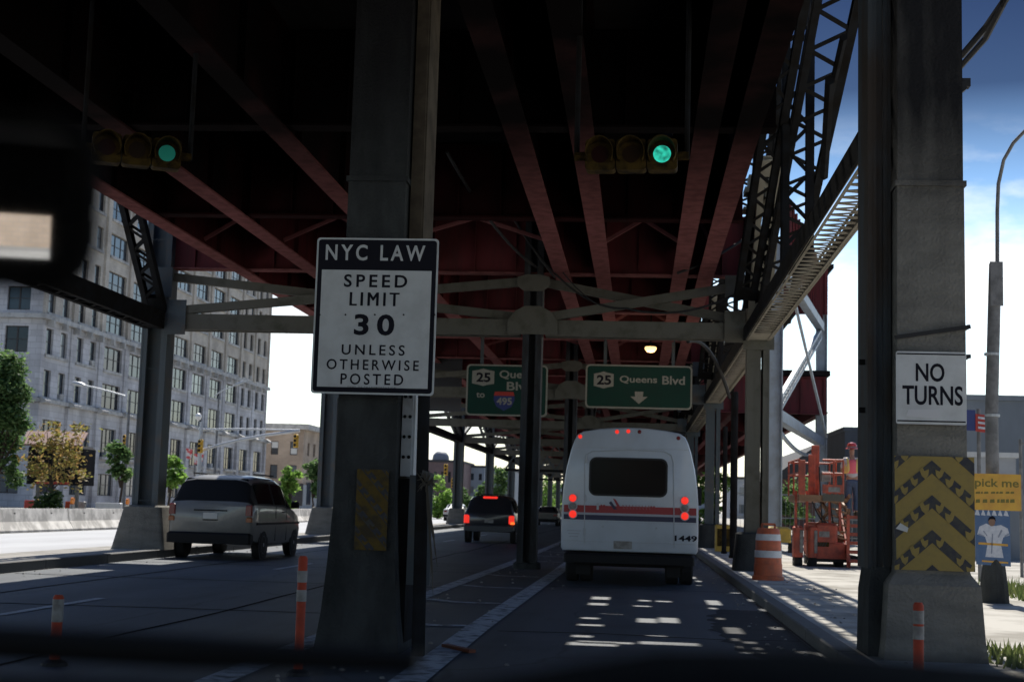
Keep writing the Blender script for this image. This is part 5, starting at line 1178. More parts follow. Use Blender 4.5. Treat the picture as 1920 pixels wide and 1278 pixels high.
for x_, w_, hh in ((1830, 9, 10), (1841, 8, 9), (1851, 7, 10), (1860, 9, 9), (1871, 8, 10), (1881, 9, 9)): b.prism([pp(x_, 967), pp(x_ + w_, 968), pp(x_ + w_ - 3, 968 - hh), pp(x_ + 3, 967 - hh)], c + Vector((0, -.002, 0)), XA, ZA, .002)
b.build("heading_mark", PW, t)
b = MB(); b.prism([pp(*q) for q in ((1853, 978), (1855, 971), (1861, 968), (1866, 971), (1867, 978), (1864, 974), (1857, 974))], c + Vector((0, -.0045, 0)), XA, ZA, .002); b.build("figure_hair", INK, t)
b = MB()
for q in (((1846, 995), (1852, 1004), (1851, 1005), (1844, 996)), ((1876, 992), (1870, 1006), (1872, 1007), (1879, 994)), ((1860, 1000), (1858, 1036), (1860, 1036), (1862, 1000)), ((1836, 1000), (1846, 1004), (1846, 1006), (1836, 1003)), ((1882, 1003), (1890, 998), (1890, 1001), (1882, 1006))): b.prism([pp(*r) for r in q][::-1], c + Vector((0, -.0045, 0)), XA, ZA, .002)
b.build("figure_fold", mat("poster_grey", (.22, .25, .32), .6), t)
b = MB(); b.prism([pp(1836, 1016), pp(1888, 1018), pp(1888, 1022), pp(1836, 1020)][::-1], c + Vector((0, -.0045, 0)), XA, ZA, .002); b.prism([pp(1842, 1048), pp(1888, 1050), pp(1888, 1053), pp(1842, 1051)][::-1], c + Vector((0, -.003, 0)), XA, ZA, .002); b.build("yellow_band", NOTE, t)
YB2 = 30.0; c = at(1843, 793, YB2); d2 = YB2 / F
t = thing("banner_sign", "small red sign with white bars hung beside a dark flag behind the pole", "sign", tuple(c))
b = MB(); b.prism([(-13 * d2, -15 * d2), (13 * d2, -18 * d2), (13 * d2, 14 * d2), (-13 * d2, 17 * d2)], c, XA, ZA, .02); b.build("red_panel", IRED, t)
b = MB()
for k in range(3): b.prism([(-9 * d2, (8 - 9 * k) * d2), (8 * d2, (6 - 9 * k) * d2), (8 * d2, (10 - 9 * k) * d2), (-9 * d2, (12 - 9 * k) * d2)], c + Vector((0, -.021, 0)), XA, ZA, .004)
b.build("white_bar", PW, t)
b = MB(); b.box(c.x - 30 * d2, c.x - 13 * d2, YB2 + .02, YB2 + .05, c.z - 14 * d2, c.z + 24 * d2); b.build("dark_flag", IBLUE, t)
b = MB(); b.tube([(c.x - 6 * d2, YB2 + .08, .125), (c.x - 6 * d2, YB2 + .08, c.z + .3)], .04, 8); b.build("sign_post", POLE, t)
WGREY = mat("grey_shed_cladding", (.175, .20, .225), .7, col2=(.13, .15, .17), scale=.6, amount=.7, stretch=(1, 1, .3)); WLIGHT = mat("pale_shed_wall", (.33, .35, .37), .8, col2=(.26, .27, .29), scale=.8, amount=.7)
def shed(label, x0, x1, y0, y1, h, m, cap=.15, mc=None, gable=0, doors=()):
    t = thing("warehouse", label, "warehouse", ((x0 + x1) / 2, (y0 + y1) / 2, 0)); b = MB(); b.box(x0, x1, y0, y1, 0, h); b.build("wall", m, t)
    b = MB()
    if gable: b.loft([[(x0 - .3, y0 - .3, h + .003), (x1 + .3, y0 - .3, h + .003), ((x0 + x1) / 2, y0 - .3, h + gable)], [(x0 - .3, y1, h + .003), (x1 + .3, y1, h + .003), ((x0 + x1) / 2, y1, h + gable)]])
    else: b.box(x0 - .08, x1 + .08, y0 - .08, y1 + .08, h + .002, h + cap)
    b.build("roof", mc or m, t)
    for dx, w_, hh in doors:
        b = MB(); b.box(dx, dx + w_, y0 - .06, y0 - .002, .1, hh); b.build("door", WGREY if m is not WGREY else DARKST, t)
    for k in range(int((x1 - x0) / 2.0)):
        pass
    return t
c = at(1815, 742, 54); shed("tall blue-grey warehouse at the right edge behind the pole", at(1806, 900, 54).x, 34, 54, 80, c.z - .15, WGREY, .2, doors=((16.0, 3.5, 3.6),))
c = at(1860, 850, 47); shed("low pale wall building with bright ledge behind the orange yellow notice", at(1780, 900, 47).x, at(1905, 900, 47).x, 47, 52.5, c.z - .12, WLIGHT, .16, WHITE, doors=((11.6, .9, 2.2),))
c = at(1585, 800, 74); shed("dark grey box building just left of the right pillar behind the worker", at(1584, 900, 74).x, at(1640, 900, 74).x, 74, 84, c.z - .2, WGREY, .2, doors=((11.6, 1.2, 2.3),))
BRN = mat("brown_shed_brick", (.16, .085, .07), .85, col2=(.11, .06, .05), scale=1); ROOFD = mat("dark_tar_roof", (.045, .045, .05), .8)
c = at(1470, 905, 118); shed("low brown shed with dark gabled roof beyond the lift", at(1452, 900, 118).x, at(1620, 900, 118).x, 118, 150, 4.2, BRN, 0, ROOFD, 3.0, doors=((16, 3, 3),))
GRASSM = leafmat("grass_blade", (.05, .08, .02), (.15, .17, .06))
def grass(pts, n, hgt, label, seed):
    random.seed(seed); b = MB(); (x0, x1, y0, y1, z0) = pts
    for k in range(n):
        x, y = random.uniform(x0, x1), random.uniform(y0, y1); a = random.uniform(0, 6.28); w_ = .02; hh = hgt * random.uniform(.4, 1); lx, ly = random.uniform(-.08, .08), random.uniform(-.08, .08)
        b.face([(x - w_ * math.cos(a), y - w_ * math.sin(a), z0), (x + w_ * math.cos(a), y + w_ * math.sin(a), z0), (x + lx, y + ly, z0 + hh)])
    o = b.build("grass", GRASSM, kind="stuff"); return o
grass((at(1880, 1100, 24.5).x, 9, 23.2, 27, .125), 1500, .28, "", 1)
grass((at(1855, 1250, 13.0).x, 4.6, 12.6, 14.2, .125), 500, .16, "", 2)
b = MB(); p = at(1916, 1040, 33); b.tube([(p.x, 33, .125), (p.x, 33, 3.2)], .04, 6); b.bar((p.x - .0, 33, .6), (p.x + 3, 33, .6), .04, .05); b.bar((p.x, 33, 3.1), (p.x + 3, 33, 3.1), .04, .05); b.tube([(p.x + 3, 33, .125), (p.x + 3, 33, 3.2)], .04, 6)
tag(b.build("fence_frame", POLE, loc=(p.x, 33, .125)), "thin grey gate frame at the far right edge", "gate")

# ------------------------------------------------------------------ left side: buildings
STONE = brickmat("grey_terracotta", (.50, .50, .53), (.61, .61, .64), (.42, .42, .44), 1.0, 1.1, .55, .03)
BRICKY = brickmat("buff_grey_brick", (.54, .49, .425), (.62, .565, .49), (.48, .44, .39), 1.0, .6, .25, .02)
TRIMST = mat("pale_stone_trim", (.52, .51, .49), .85, col2=(.28, .27, .26), scale=1.2, amount=.8, bump=.1)
FRAME = mat("dark_brown_window_frame", (.045, .038, .036), .6)
PANE = mat("sky_reflecting_pane", (.02, .03, .04), .06, spec=.35, col2=(.05, .07, .09), scale=.9, amount=.8, bump=.04, bscale=2.0)
_n = PANE.node_tree; _b = _n.nodes["Principled BSDF"]; _oi = _n.nodes.new("ShaderNodeObjectInfo"); _r = _n.nodes.new("ShaderNodeValToRGB"); _r.color_ramp.interpolation = "CONSTANT"
_r.color_ramp.elements[0].color = (.015, .02, .028, 1); _r.color_ramp.elements[1].position = .92; _r.color_ramp.elements[1].color = (.22, .24, .25, 1)
for _p, _c in ((.3, (.03, .045, .06)), (.6, (.045, .06, .075)), (.8, (.08, .10, .12))): _e = _r.color_ramp.elements.new(_p); _e.color = (*_c, 1)
_n.links.new(_oi.outputs["Random"], _r.inputs[0]); _n.links.new(_r.outputs[0], _b.inputs["Base Color"])
FX, FY0, FY1, FH = -54.0, 123.5, 202.4, 39.0
def pane_window(parent, o, au, av, w, h, lights, rows, depth=.22):
    """window: a frame of bars with glass set behind, n lights side by side; its outer face sits 'depth' behind the wall face"""
    o = Vector(o); au = Vector(au); av = Vector(av); n = au.cross(av); b = MB(); o = o - n * depth
    fw = .09
    def bx(u0_, u1_, v0_, v1_, d=.08):
        P = lambda a, c_, q: o + au * a + av * c_ - n * q
        b.hexa([P(u0_, v0_, 0), P(u0_, v0_, d), P(u1_, v0_, d), P(u1_, v0_, 0), P(u0_, v1_, 0), P(u0_, v1_, d), P(u1_, v1_, d), P(u1_, v1_, 0)][::1])
    bx(0, fw, 0, h); bx(w - fw, w, 0, h); bx(fw, w - fw, 0, fw); bx(fw, w - fw, h - fw, h)
    for k in range(1, lights): x = w * k / lights; bx(x - .07, x + .07, fw, h - fw, .079)
    for k in range(1, rows):
        z = h * k / rows
        for j in range(lights): bx(w * j / lights + .075, w * (j + 1) / lights - .075, z - .03, z + .03, .06)
    f = b.build("window", FRAME, parent)
    g = MB(); q = o - n * .05; g.face([q + au * .02 + av * .02, q + au * (w - .02) + av * .02, q + au * (w - .02) + av * (h - .02), q + au * .02 + av * (h - .02)]); g.build("pane", PANE, f)
    return f
bld = thing("loft_building", "tall grey stone and brick loft building with rows of dark windows at left", "building", (-64, 165, 0))
bay = (FY1 - FY0) / 11.0
floors = [(1.2, 3.4, 0), (5.1, 8.0, 1), (10.0, 12.5, 2), (13.9, 16.3, 2), (17.75, 19.95, 3), (21.7, 24.0, 3), (25.6, 27.9, 3), (29.4, 31.7, 3), (33.2, 35.5, 3)]
ops_lo, ops_hi, wins = [], [], []
for i in range(11):
    u0_ = i * bay
    narrow = i in (0, 1, 9, 10)
    for (z0, z1, kind) in floors:
        if kind <= 1: cells = [(u0_ + 1.5, u0_ + bay - 1.5, 3 if kind == 0 else 4)]
        elif narrow: cells = [(u0_ + 1.15, u0_ + 2.75, 1), (u0_ + bay - 2.75, u0_ + bay - 1.15, 1)]
        else: cells = [(u0_ + 1.1, u0_ + bay - 1.1, 3)]
        for a_, c_, nl in cells:
            (ops_lo if z1 < 17 else ops_hi).append((a_, c_, z0 if z1 < 17 else z0 - 17.1, z1 if z1 < 17 else z1 - 17.1)); wins.append((a_, c_, z0, z1, nl))
AUF, AVF = (0, 1, 0), (0, 0, 1)
b = MB(); wall_grid(b, (FX, FY0, 0), AUF, AVF, FY1 - FY0, 17.1, ops_lo, .34); b.build("lower_wall", STONE, bld)
b = MB(); wall_grid(b, (FX, FY0, 17.1), AUF, AVF, FY1 - FY0, FH - 17.1, ops_hi, .34); b.build("upper_wall", BRICKY, bld)
endops = [(1.2, 3.4, z0, z1) for z0, z1, k in floors] + [(5.4, 9.2, z0, z1) for z0, z1, k in floors] + [(11.4, 15.2, z0, z1) for z0, z1, k in floors]
b = MB(); wall_grid(b, (FX - 20, FY0, 0), XA, ZA, 20, FH, [(20 - c_, 20 - a_, z0, z1) for a_, c_, z0, z1 in endops], .34); b.face([(FX, FY0, FH), (FX, FY1, FH), (FX - 20, FY1, FH), (FX - 20, FY0, FH)]); b.face([(FX, FY1, 0), (FX - 20, FY1, 0), (FX - 20, FY1, FH), (FX, FY1, FH)]); b.face([(FX - 20, FY1, 0), (FX - 20, FY0, 0), (FX - 20, FY0, FH), (FX - 20, FY1, FH)]); b.build("end_wall", STONE, bld)
for a_, c_, z0, z1, nl in wins: pane_window(bld, (FX, FY0 + a_, z0), AUF, AVF, c_ - a_, z1 - z0, nl, 2)
for a_, c_, z0, z1 in endops:
    if a_ < 2: pane_window(bld, (FX - c_, FY0, z0), XA, ZA, c_ - a_, z1 - z0, 2, 2)
_ac = random.Random(4)
for a_, c_, z0, z1, nl in _ac.sample([q for q in wins if q[2] > 5], 16):
    w_ = (c_ - a_) / nl; q0 = FY0 + a_ + w_ * _ac.randrange(nl) + w_ * .15
    b = MB(); b.bevbox(FX - .35, FX + .22, q0, q0 + min(.8, w_ * .7), z0 + .02, z0 + .52, .03); b.build("air_conditioner", TRIMST, bld)
for z, d, h in ((17.0, .5, .42), (9.45, .45, .35), (4.2, .18, .3), (FH - .8, .8, .8)):
    b = MB(); b.box(FX + .004, FX + d, FY0 - d, FY1 + .2, z, z + h); b.box(FX - 20, FX + .003, FY0 - d, FY0 - .004, z, z + h); b.build("cornice", TRIMST, bld)
for i in range(12):
    y = FY0 + i * bay
    b = MB(); w_ = .9; y0, y1 = max(FY0, y - w_ / 2), min(FY1, y + w_ / 2)
    b.box(FX + .003, FX + .22, y0, y1, 17.5, FH - .9); b.build("pier", BRICKY, bld)
    b = MB(); b.box(FX + .003, FX + .30, y0 - .15, y1 + .15, 0, 9.4); b.build("pier", STONE, bld)
    b = MB(); b.box(FX + .003, FX + .12, y0, y1, 9.9, 16.9); b.build("pier", STONE, bld)
    b = MB(); b.hexa([(FX + .46, y0 - .35, 9.3), (FX + 1.0, y0 - .35, 9.45), (FX + 1.0, y1 + .35, 9.45), (FX + .46, y1 + .35, 9.3), (FX + .46, y0 - .35, 9.95), (FX + 1.0, y0 - .35, 9.6), (FX + 1.0, y1 + .35, 9.6), (FX + .46, y1 + .35, 9.95)]); b.build("pier_cap", TRIMST, bld)
for i in range(11):
    for (z0, z1, kind) in floors:
        if kind >= 1: 
            b = MB(); y = FY0 + i * bay; b.box(FX + .004, FX + (.16 if kind > 1 else .5), y + 1.0, y + bay - 1.0, z0 - .28, z0 - .01); b.build("window_sill", TRIMST, bld)
b = MB()
for k in range(26): b.box(FX + .2, FX + .75, FY0 + 1 + k * 3.0, FY0 + 1.35 + k * 3.0, 16.4, 16.98)
b.build("bracket_row", TRIMST, bld)

TANB = brickmat("tan_brick", (.43, .335, .255), (.49, .385, .30), (.36, .31, .27), 1.0, .6, .25, .02)
TX0, TX1, TY = at(478, 900, 226).x, at(566, 900, 226).x, 226.0
tb = thing("brick_building", "three storey tan brick corner building with pale ground floor and dark cornice", "building", ((TX0 + TX1) / 2, TY + 15, 0))
th = at(530, 797, TY).z; s_ = TY / F
def tw(px): return at(px, 900, TY).x - TX0
ops = []
for px in (489, 512, 548, ): 
    for (ya, yb) in ((827, 852), (871, 897)):
        za, zb = at(530, yb, TY).z, at(530, ya, TY).z; ops.append((tw(px - 7), tw(px + 7), za, zb))
za0 = at(530, 900, TY).z
b = MB(); wall_grid(b, (TX0, TY, 0), XA, ZA, TX1 - TX0, th, ops, .3); b.build("front_wall", TANB, tb)
side_ops = [(3 + k * 4.2, 4.4 + k * 4.2, z0, z1) for k in range(7) for z0, z1 in (ops[0][2:], ops[1][2:])]
b = MB(); wall_grid(b, (TX1, TY, 0), AUF, AVF, 32, th, side_ops, .3); b.face([(TX0, TY, th), (TX1, TY, th), (TX1, TY + 32, th), (TX0, TY + 32, th)]); b.face([(TX0, TY + 32, 0), (TX0, TY, 0), (TX0, TY, th), (TX0, TY + 32, th)]); b.build("side_wall", TANB, tb)
for a_, c_, z0, z1 in ops: pane_window(tb, (TX0 + a_, TY, z0), XA, ZA, c_ - a_, z1 - z0, 1, 2)
for a_, c_, z0, z1 in side_ops: pane_window(tb, (TX1, TY + a_, z0), AUF, AVF, c_ - a_, z1 - z0, 1, 2)
BLINDM = mat("white_blind", (.6, .6, .58), .8)
for k, (a_, c_, z0, z1) in enumerate(ops):
    if k % 2 == 0: b = MB(); b.box(TX0 + a_ + .1, TX0 + c_ - .1, TY + .14, TY + .2, (z0 + z1) / 2 + (0 if k < 4 else -.9), z1 - .1 if k < 4 else (z0 + z1) / 2); b.build("blind", BLINDM, tb)
b = MB(); b.box(TX0 - .4, TX1 + .9, TY - .9, TY - .004, th - .6, th + .25); b.box(TX1 + .004, TX1 + .9, TY - .003, TY + 32, th - .6, th + .25); b.build("cornice", TRIMST, tb)
b = MB(); b.box(TX0 + .004, TX1 + .14, TY - .14, TY - .005, 0, za0 - .6); b.box(TX1 + .005, TX1 + .14, TY - .004, TY + 32, 0, za0 - .6); b.build("ground_floor", WLIGHT, tb)
for k in range(3):
    b = MB(); b.box(TX1 + .141, TX1 + .18, TY + 3 + k * 9, TY + 6 + k * 9, .6, 4.2); b.build("shop_window", PANE, tb)
b = MB(); b.box(TX0 + 4, TX0 + 8, TY - .18, TY - .141, .4, 4); b.build("shop_window", PANE, tb)

def block(label, px0, px1, ptop, Y, depth, m, nwin=4, rows=2, roofm=None, extra=None):
    x0, x1, h = at(px0, 900, Y).x, at(px1, 900, Y).x, at((px0 + px1) / 2, ptop, Y).z
    t = thing("distant_building", label, "building", ((x0 + x1) / 2, Y, 0), "far buildings beyond the viaduct")
    W_ = x1 - x0; ops = []
    for i in range(nwin):
        for j in range(rows):
            u = W_ * (i + .3) / nwin; vv = h * (j + .35) / (rows + .3); ops.append((u, u + W_ * .4 / nwin, vv, vv + h * .5 / (rows + .3)))
    b = MB(); wall_grid(b, (x0, Y, 0), XA, ZA, W_, h, ops, .3); b.face([(x1, Y, 0), (x1, Y + depth, 0), (x1, Y + depth, h), (x1, Y, h)]); b.face([(x0, Y + depth, 0), (x0, Y, 0), (x0, Y, h), (x0, Y + depth, h)]); b.face([(x0, Y + depth, 0), (x0, Y + depth, h), (x1, Y + depth, h), (x1, Y + depth, 0)][::-1]); b.build("wall", m, t)
    b = MB(); b.box(x0 - .2, x1 + .2, Y - .2, Y + depth, h + .003, h + .5); b.build("roof", roofm or ROOFD, t)
    for a_, c_, z0, z1 in ops:
        b = MB(); b.face([(x0 + a_, Y + .28, z0), (x0 + c_, Y + .28, z0), (x0 + c_, Y + .28, z1), (x0 + a_, Y + .28, z1)]); b.build("window", PANE, t)
    if extra: extra(t, x0, x1, Y, h)
    return t
def dome(t, x0, x1, Y, h):
    c_ = at(824, 850, Y); r_ = 16 * Y / F; b = MB(); b.lathe([(r_, 0), (r_, .3 * r_), (r_ * .92, .6 * r_), (r_ * .6, .95 * r_), (.05, 1.1 * r_)], (c_.x, Y + r_ + .5, h + .5), 16); b.build("tank", mat("blue_grey_tank", (.16, .18, .22), .6), t, smooth=True)
PURP = mat("dusk_brick", (.17, .115, .115), .85, col2=(.12, .09, .09), scale=.5); BLUG = mat("blue_grey_wall", (.27, .31, .36), .8, col2=(.22, .25, .30), scale=.4)  # blue-grey is the wall's own colour
block("low dark red building with rounded tank between pipe and far columns", 796, 862, 866, 300, 25, PURP, 5, 2, extra=dome)
block("blue-grey building glimpsed under the deck left of the black car", 862, 908, 876, 320, 25, BLUG, 3, 3)
block("pale building with tall bays glimpsed just left of the middle column", 918, 962, 882, 345, 25, WLIGHT, 4, 3)
block("low building glimpsed between the middle column and the bus", 990, 1056, 925, 380, 25, PURP, 5, 1)
block("wide grey building closing the far end of the street", 1040, 1340, 915, 420, 30, BLUG, 12, 2)
block("distant grey block seen beyond the trestle at right", 1380, 1560, 900, 300, 30, WLIGHT, 8, 2)
block("low pale block far behind the tan corner building", 590, 800, 880, 330, 25, WLIGHT, 9, 3)
rb = thing("brick_building", "tan brick warehouse behind the viewer, seen only as the bright patch in the mirror", "building", (15, -75, 0))
ops = [(1 + k * 4, 3 + k * 4, z, z + 1.8) for k in range(10) for z in (4.2, 7.4)]
b = MB(); wall_grid(b, (40, -75, 0), (-1, 0, 0), AVF, 42, 10.5, ops, .3); b.face([(40, -75, 10.5), (-2, -75, 10.5), (-2, -95, 10.5), (40, -95, 10.5)]); b.face([(-2, -75, 0), (-2, -95, 0), (-2, -95, 10.5), (-2, -75, 10.5)]); b.build("wall", TANB, rb)
for a_, c_, z0, z1 in ops:
    b = MB(); b.face([(40 - a_, -75.28, z0), (40 - c_, -75.28, z0), (40 - c_, -75.28, z1), (40 - a_, -75.28, z1)]); b.build("window", PANE, rb)
b = MB(); b.box(-2, 40, -74.99, -74.7, 3.0, 3.5); b.build("cornice", TRIMST, rb)

# ------------------------------------------------------------------ barriers, street furniture at left
BARR = mat("barrier_concrete", (.70, .67, .62), .9, col2=(.30, .285, .26), scale=1.5, amount=.8, bump=.2)
def jersey(y0, ln, label):
    t = thing("jersey_barrier", label, "barrier", (-21.0, y0 + ln / 2, 0), "concrete barriers along the far road edge"); x = -21.0
    prof = [(-.36, .002), (-.36, .075), (-.17, .36), (-.085, .80), (.085, .80), (.17, .36), (.36, .075), (.36, .002)][::-1]
    b = MB(); b.loft([[(x + a_, y0 + .015, z) for a_, z in prof], [(x + a_, y0 + ln - .015, z) for a_, z in prof]]); b.build("barrier_body", BARR, t)
    for q in (.25, .75):
        b = MB(); b.box(x + .082, x + .12, y0 + ln * q - .06, y0 + ln * q + .06, .52, .66); b.build("lift_slot", DARKST, t)
for k in range(-2, 14):
    jersey(51.2 + 6.1 * k, 6.08, f"pale concrete jersey barrier, {ORD[k + 2] if k + 2 < 13 else 'one of the farthest ones'} along the sunny far road edge from the left" if k + 2 < 13 else "pale concrete jersey barrier among the farthest ones along the sunny road edge")
def beacon(px, py, Y, label):
    p = at(px, py, Y); t = thing("barrier_light", label, "warning light", tuple(p), "orange warning lights on the barriers"); p.x = -21.0; p.z = .80
    t.location = p
    b = MB(); b.box(p.x - .05, p.x + .05, p.y - .12, p.y + .12, p.z, p.z + .16); b.build("case", DWHITE, t)
    b = MB(); b.lathe([(.13, -.04), (.13, .04)], (p.x, p.y, p.z + .29), 14, axis="x"); b.build("lens", mat("orange_lens", (.75, .22, .02), .4), t)
beacon(105, 955, 51.8, "orange warning light on the concrete barrier right of the small tree"); beacon(212, 955, 57.6, "orange warning light on the concrete barrier left of the pedestal")
def tr(px0, px1, py, Y, label, m):
    a_, c_ = at(px0, py, Y), at(px1, py, Y); t = MB(); t.bevbox(a_.x, c_.x, Y, Y + .25, .12, 1.02, .03); t.box(a_.x + .1, a_.x + .3, Y, Y + .25, 0, .12); t.box(c_.x - .3, c_.x - .1, Y, Y + .25, 0, .12); tag(t.build("plastic_barrier", m, loc=(a_.x, Y, 0)), label, "barrier", "plastic barriers behind the concrete ones")
tr(44, 66, 955, 60, "red plastic barrier behind the concrete barrier at far left", IRED); tr(121, 142, 955, 60, "orange plastic barrier behind the concrete barrier right of the small tree", DORANGE); tr(142, 158, 955, 61.5, "white plastic barrier next to the orange one", DWHITE)
tr(178, 226, 955, 59, "long low white plastic barrier behind the concrete barrier left of the pedestal", mat("white_plastic", (.62, .63, .64), .5, col2=(.5, .5, .5), scale=4))
# kiosk with ribbed roof
KY = 58.5; c = at(93, 860, KY); kx0, kx1 = at(50, 860, KY).x, at(154, 860, KY).x; kz0, kz1 = at(93, 908, KY).z, at(93, 834, KY).z
t = thing("kiosk_shelter", "dark display shelter with red-brown ribbed roof behind the small yellowing tree", "shelter", (c.x, KY, 0))
b = MB(); b.bevbox(kx0, kx1, KY, KY + 1.6, kz0, kz1, .12); b.build("display_case", mat("black_display", (.012, .012, .013), .8, spec=.1), t)
b = MB(); b.hexa([(kx0 - .1, KY - .35, kz1 - .05), (kx1 + .05, KY - .35, kz1 - .05), (kx1 - .2, KY + 1.0, kz1 + .55), (kx0 - .5, KY + 1.0, kz1 + .55), (kx0 - .1, KY - .38, kz1 + .02), (kx1 + .05, KY - .38, kz1 + .02), (kx1 - .2, KY + 1.0, kz1 + .62), (kx0 - .5, KY + 1.0, kz1 + .62)])
o_ = MB()
for k in range(8): q = kx0 + (kx1 - kx0) * k / 7; b.bar((q - .05, KY - .36, kz1 + .04), (q - .35, KY + .98, kz1 + .64), .05, .06)
b.build("ribbed_roof", mat("red_brown_roof", (.20, .10, .085), .7, col2=(.14, .08, .07), scale=3), t)
b = MB(); qa, qb = at(133, 860, KY), at(152, 845, KY); b.box(qa.x, qb.x, KY - .01, KY - .002, qa.z, qb.z); b.build("yellow_panel", NOTE, t)
b = MB(); b.box(kx0 + .5, kx1 - .5, KY - .012, KY - .002, kz0 + .03, kz0 + .13); b.build("red_line", IRED, t)
for q in (kx0 + .3, kx1 - .4): b = MB(); b.box(q - .07, q + .07, KY + .6, KY + .75, 0, kz0 + .02); b.build("leg", POLE, t)

GALV = mat("galvanised_pole", (.50, .52, .54), .45, metal=.3, col2=(.4, .41, .42), scale=4)
def lampmast(pb, Y, ph, arm, head, label):
    b0 = at(*pb, Y); t = thing("street_light", label, "street light", (b0.x, Y, 0), "street lights on the far side of the square"); zt = at(pb[0], ph, Y).z
    b = MB(); b.tube([(b0.x, Y, 0), (b0.x, Y, zt)], [.11, .07], 8); b.build("pole", POLE, t, smooth=True)
    b = MB(); pts = [at(px, py, Y) for px, py in arm]; b.tube(pts, .05, 6); b.build("arm", GALV, t, smooth=True)
    e_ = pts[-1]; d = (pts[-1] - pts[-2]).normalized(); b = MB(); b.tube([e_ - d * .05, e_ + d * .2, e_ + d * .6, e_ + d * .8], [.06, .13, .12, .03], 8); b.build("lamp_head", GALV, t, smooth=True); return t
lampmast((234, 900), 78, 738, ((235, 742), (215, 736), (180, 727), (158, 722)), None, "street light at left with pale arm reaching left across the grey facade")
lampmast((402, 900), 107, 742, ((402, 742), (415, 733), (430, 727), (441, 722)), None, "street light with short arm right of the left column before the facade")
def vsignal(px, py, Y, label, sc=.68):
    p = at(px, py, Y); t = thing("traffic_signal", label, "traffic light", tuple(p), "yellow traffic lights across the square")
    b = MB(); b.bevbox(p.x - .19 * sc, p.x + .19 * sc, Y - .1, Y + .14, p.z - .55 * sc, p.z + .55 * sc, .04); b.build("housing", mat("bright_signal_yellow", (.62, .36, .03), .5), t)
    for k in (-1, 0, 1):
        c_ = (p.x, Y - .1, p.z - k * .36 * sc); b = MB(); b.lathe([(.14 * sc, 0), (.14 * sc, -.16)], c_, 12, axis="y"); b.build("visor", MATS["bright_signal_yellow"], t); b = MB(); b.lathe([(.12 * sc, -.161), (.001, -.165)], c_, 12, axis="y"); b.build("lens", TRIM, t)
    return t
SY = 78.0; p = at(372, 900, SY); t = thing("signal_mast", "pale signal mast with straight and curved arms crossing before the far buildings", "signal mast", (p.x, SY, 0))
b = MB(); b.tube([(p.x, SY, 0), (p.x, SY, at(372, 790, SY).z)], [.14, .1], 10); b.build("pole", GALV, t, smooth=True)
b = MB(); b.tube([at(372, 805, SY), at(450, 804, SY), at(562, 806, SY)], [.06, .055, .05], 8); b.build("upper_arm", GALV, t, smooth=True)
b = MB(); b.tube([at(373, 846, SY), at(410, 834, SY), at(450, 824, SY), at(500, 815, SY), at(562, 807, SY)], [.085, .08, .08, .085, .08], 8); b.build("curved_arm", GALV, t, smooth=True)
b = MB(); q = at(372, 782, SY); b.lathe([(.03, -.2), (.14, -.1), (.19, .05), (.14, .18), (.02, .24)], q, 12); b.build("lamp_globe", mat("white_globe", (.8, .8, .78), .4), t, smooth=True)
vsignal(555, 826, SY - .25, "yellow traffic light hanging from the end of the curved mast arm"); vsignal(376, 836, SY - .35, "yellow traffic light on the pale mast where the curved arm starts"); vsignal(235, 826, 84, "yellow traffic light just left of the left column")
vsignal(836, 880, 150, "yellow traffic light far off between the pipe and the far columns", 1.1); vsignal(849, 905, 150, "second small yellow traffic light far off, on the far column", .9)
p = at(365, 853, 82); t = thing("flag_bunting", "small red and white flags hung below the pale mast", "flags", tuple(p))
b = MB()
for k, (dx, dz) in enumerate(((-.35, .1), (0.15, -.2), (.35, 0))):
    b.face([(p.x + dx - .2, 82 + .02 * k, p.z + dz + .3), (p.x + dx + .2, 82.05, p.z + dz + .25), (p.x + dx + .12, 82.1, p.z + dz - .35), (p.x + dx - .16, 82.02, p.z + dz - .3)])
b.build("cloth", mat("red_white_cloth", (.70, .10, .10), .8, col2=(.75, .7, .68), scale=5, amount=1.0, lo=.48, hi=.5), t)
b = MB(); b.tube([(p.x - .6, 82.1, p.z + .45), (p.x + .7, 82.1, p.z + .4)], .02, 5); b.tube([(p.x, 82.15, 0), (p.x, 82.15, p.z + .5)], .05, 6); b.build("pole", POLE, t)

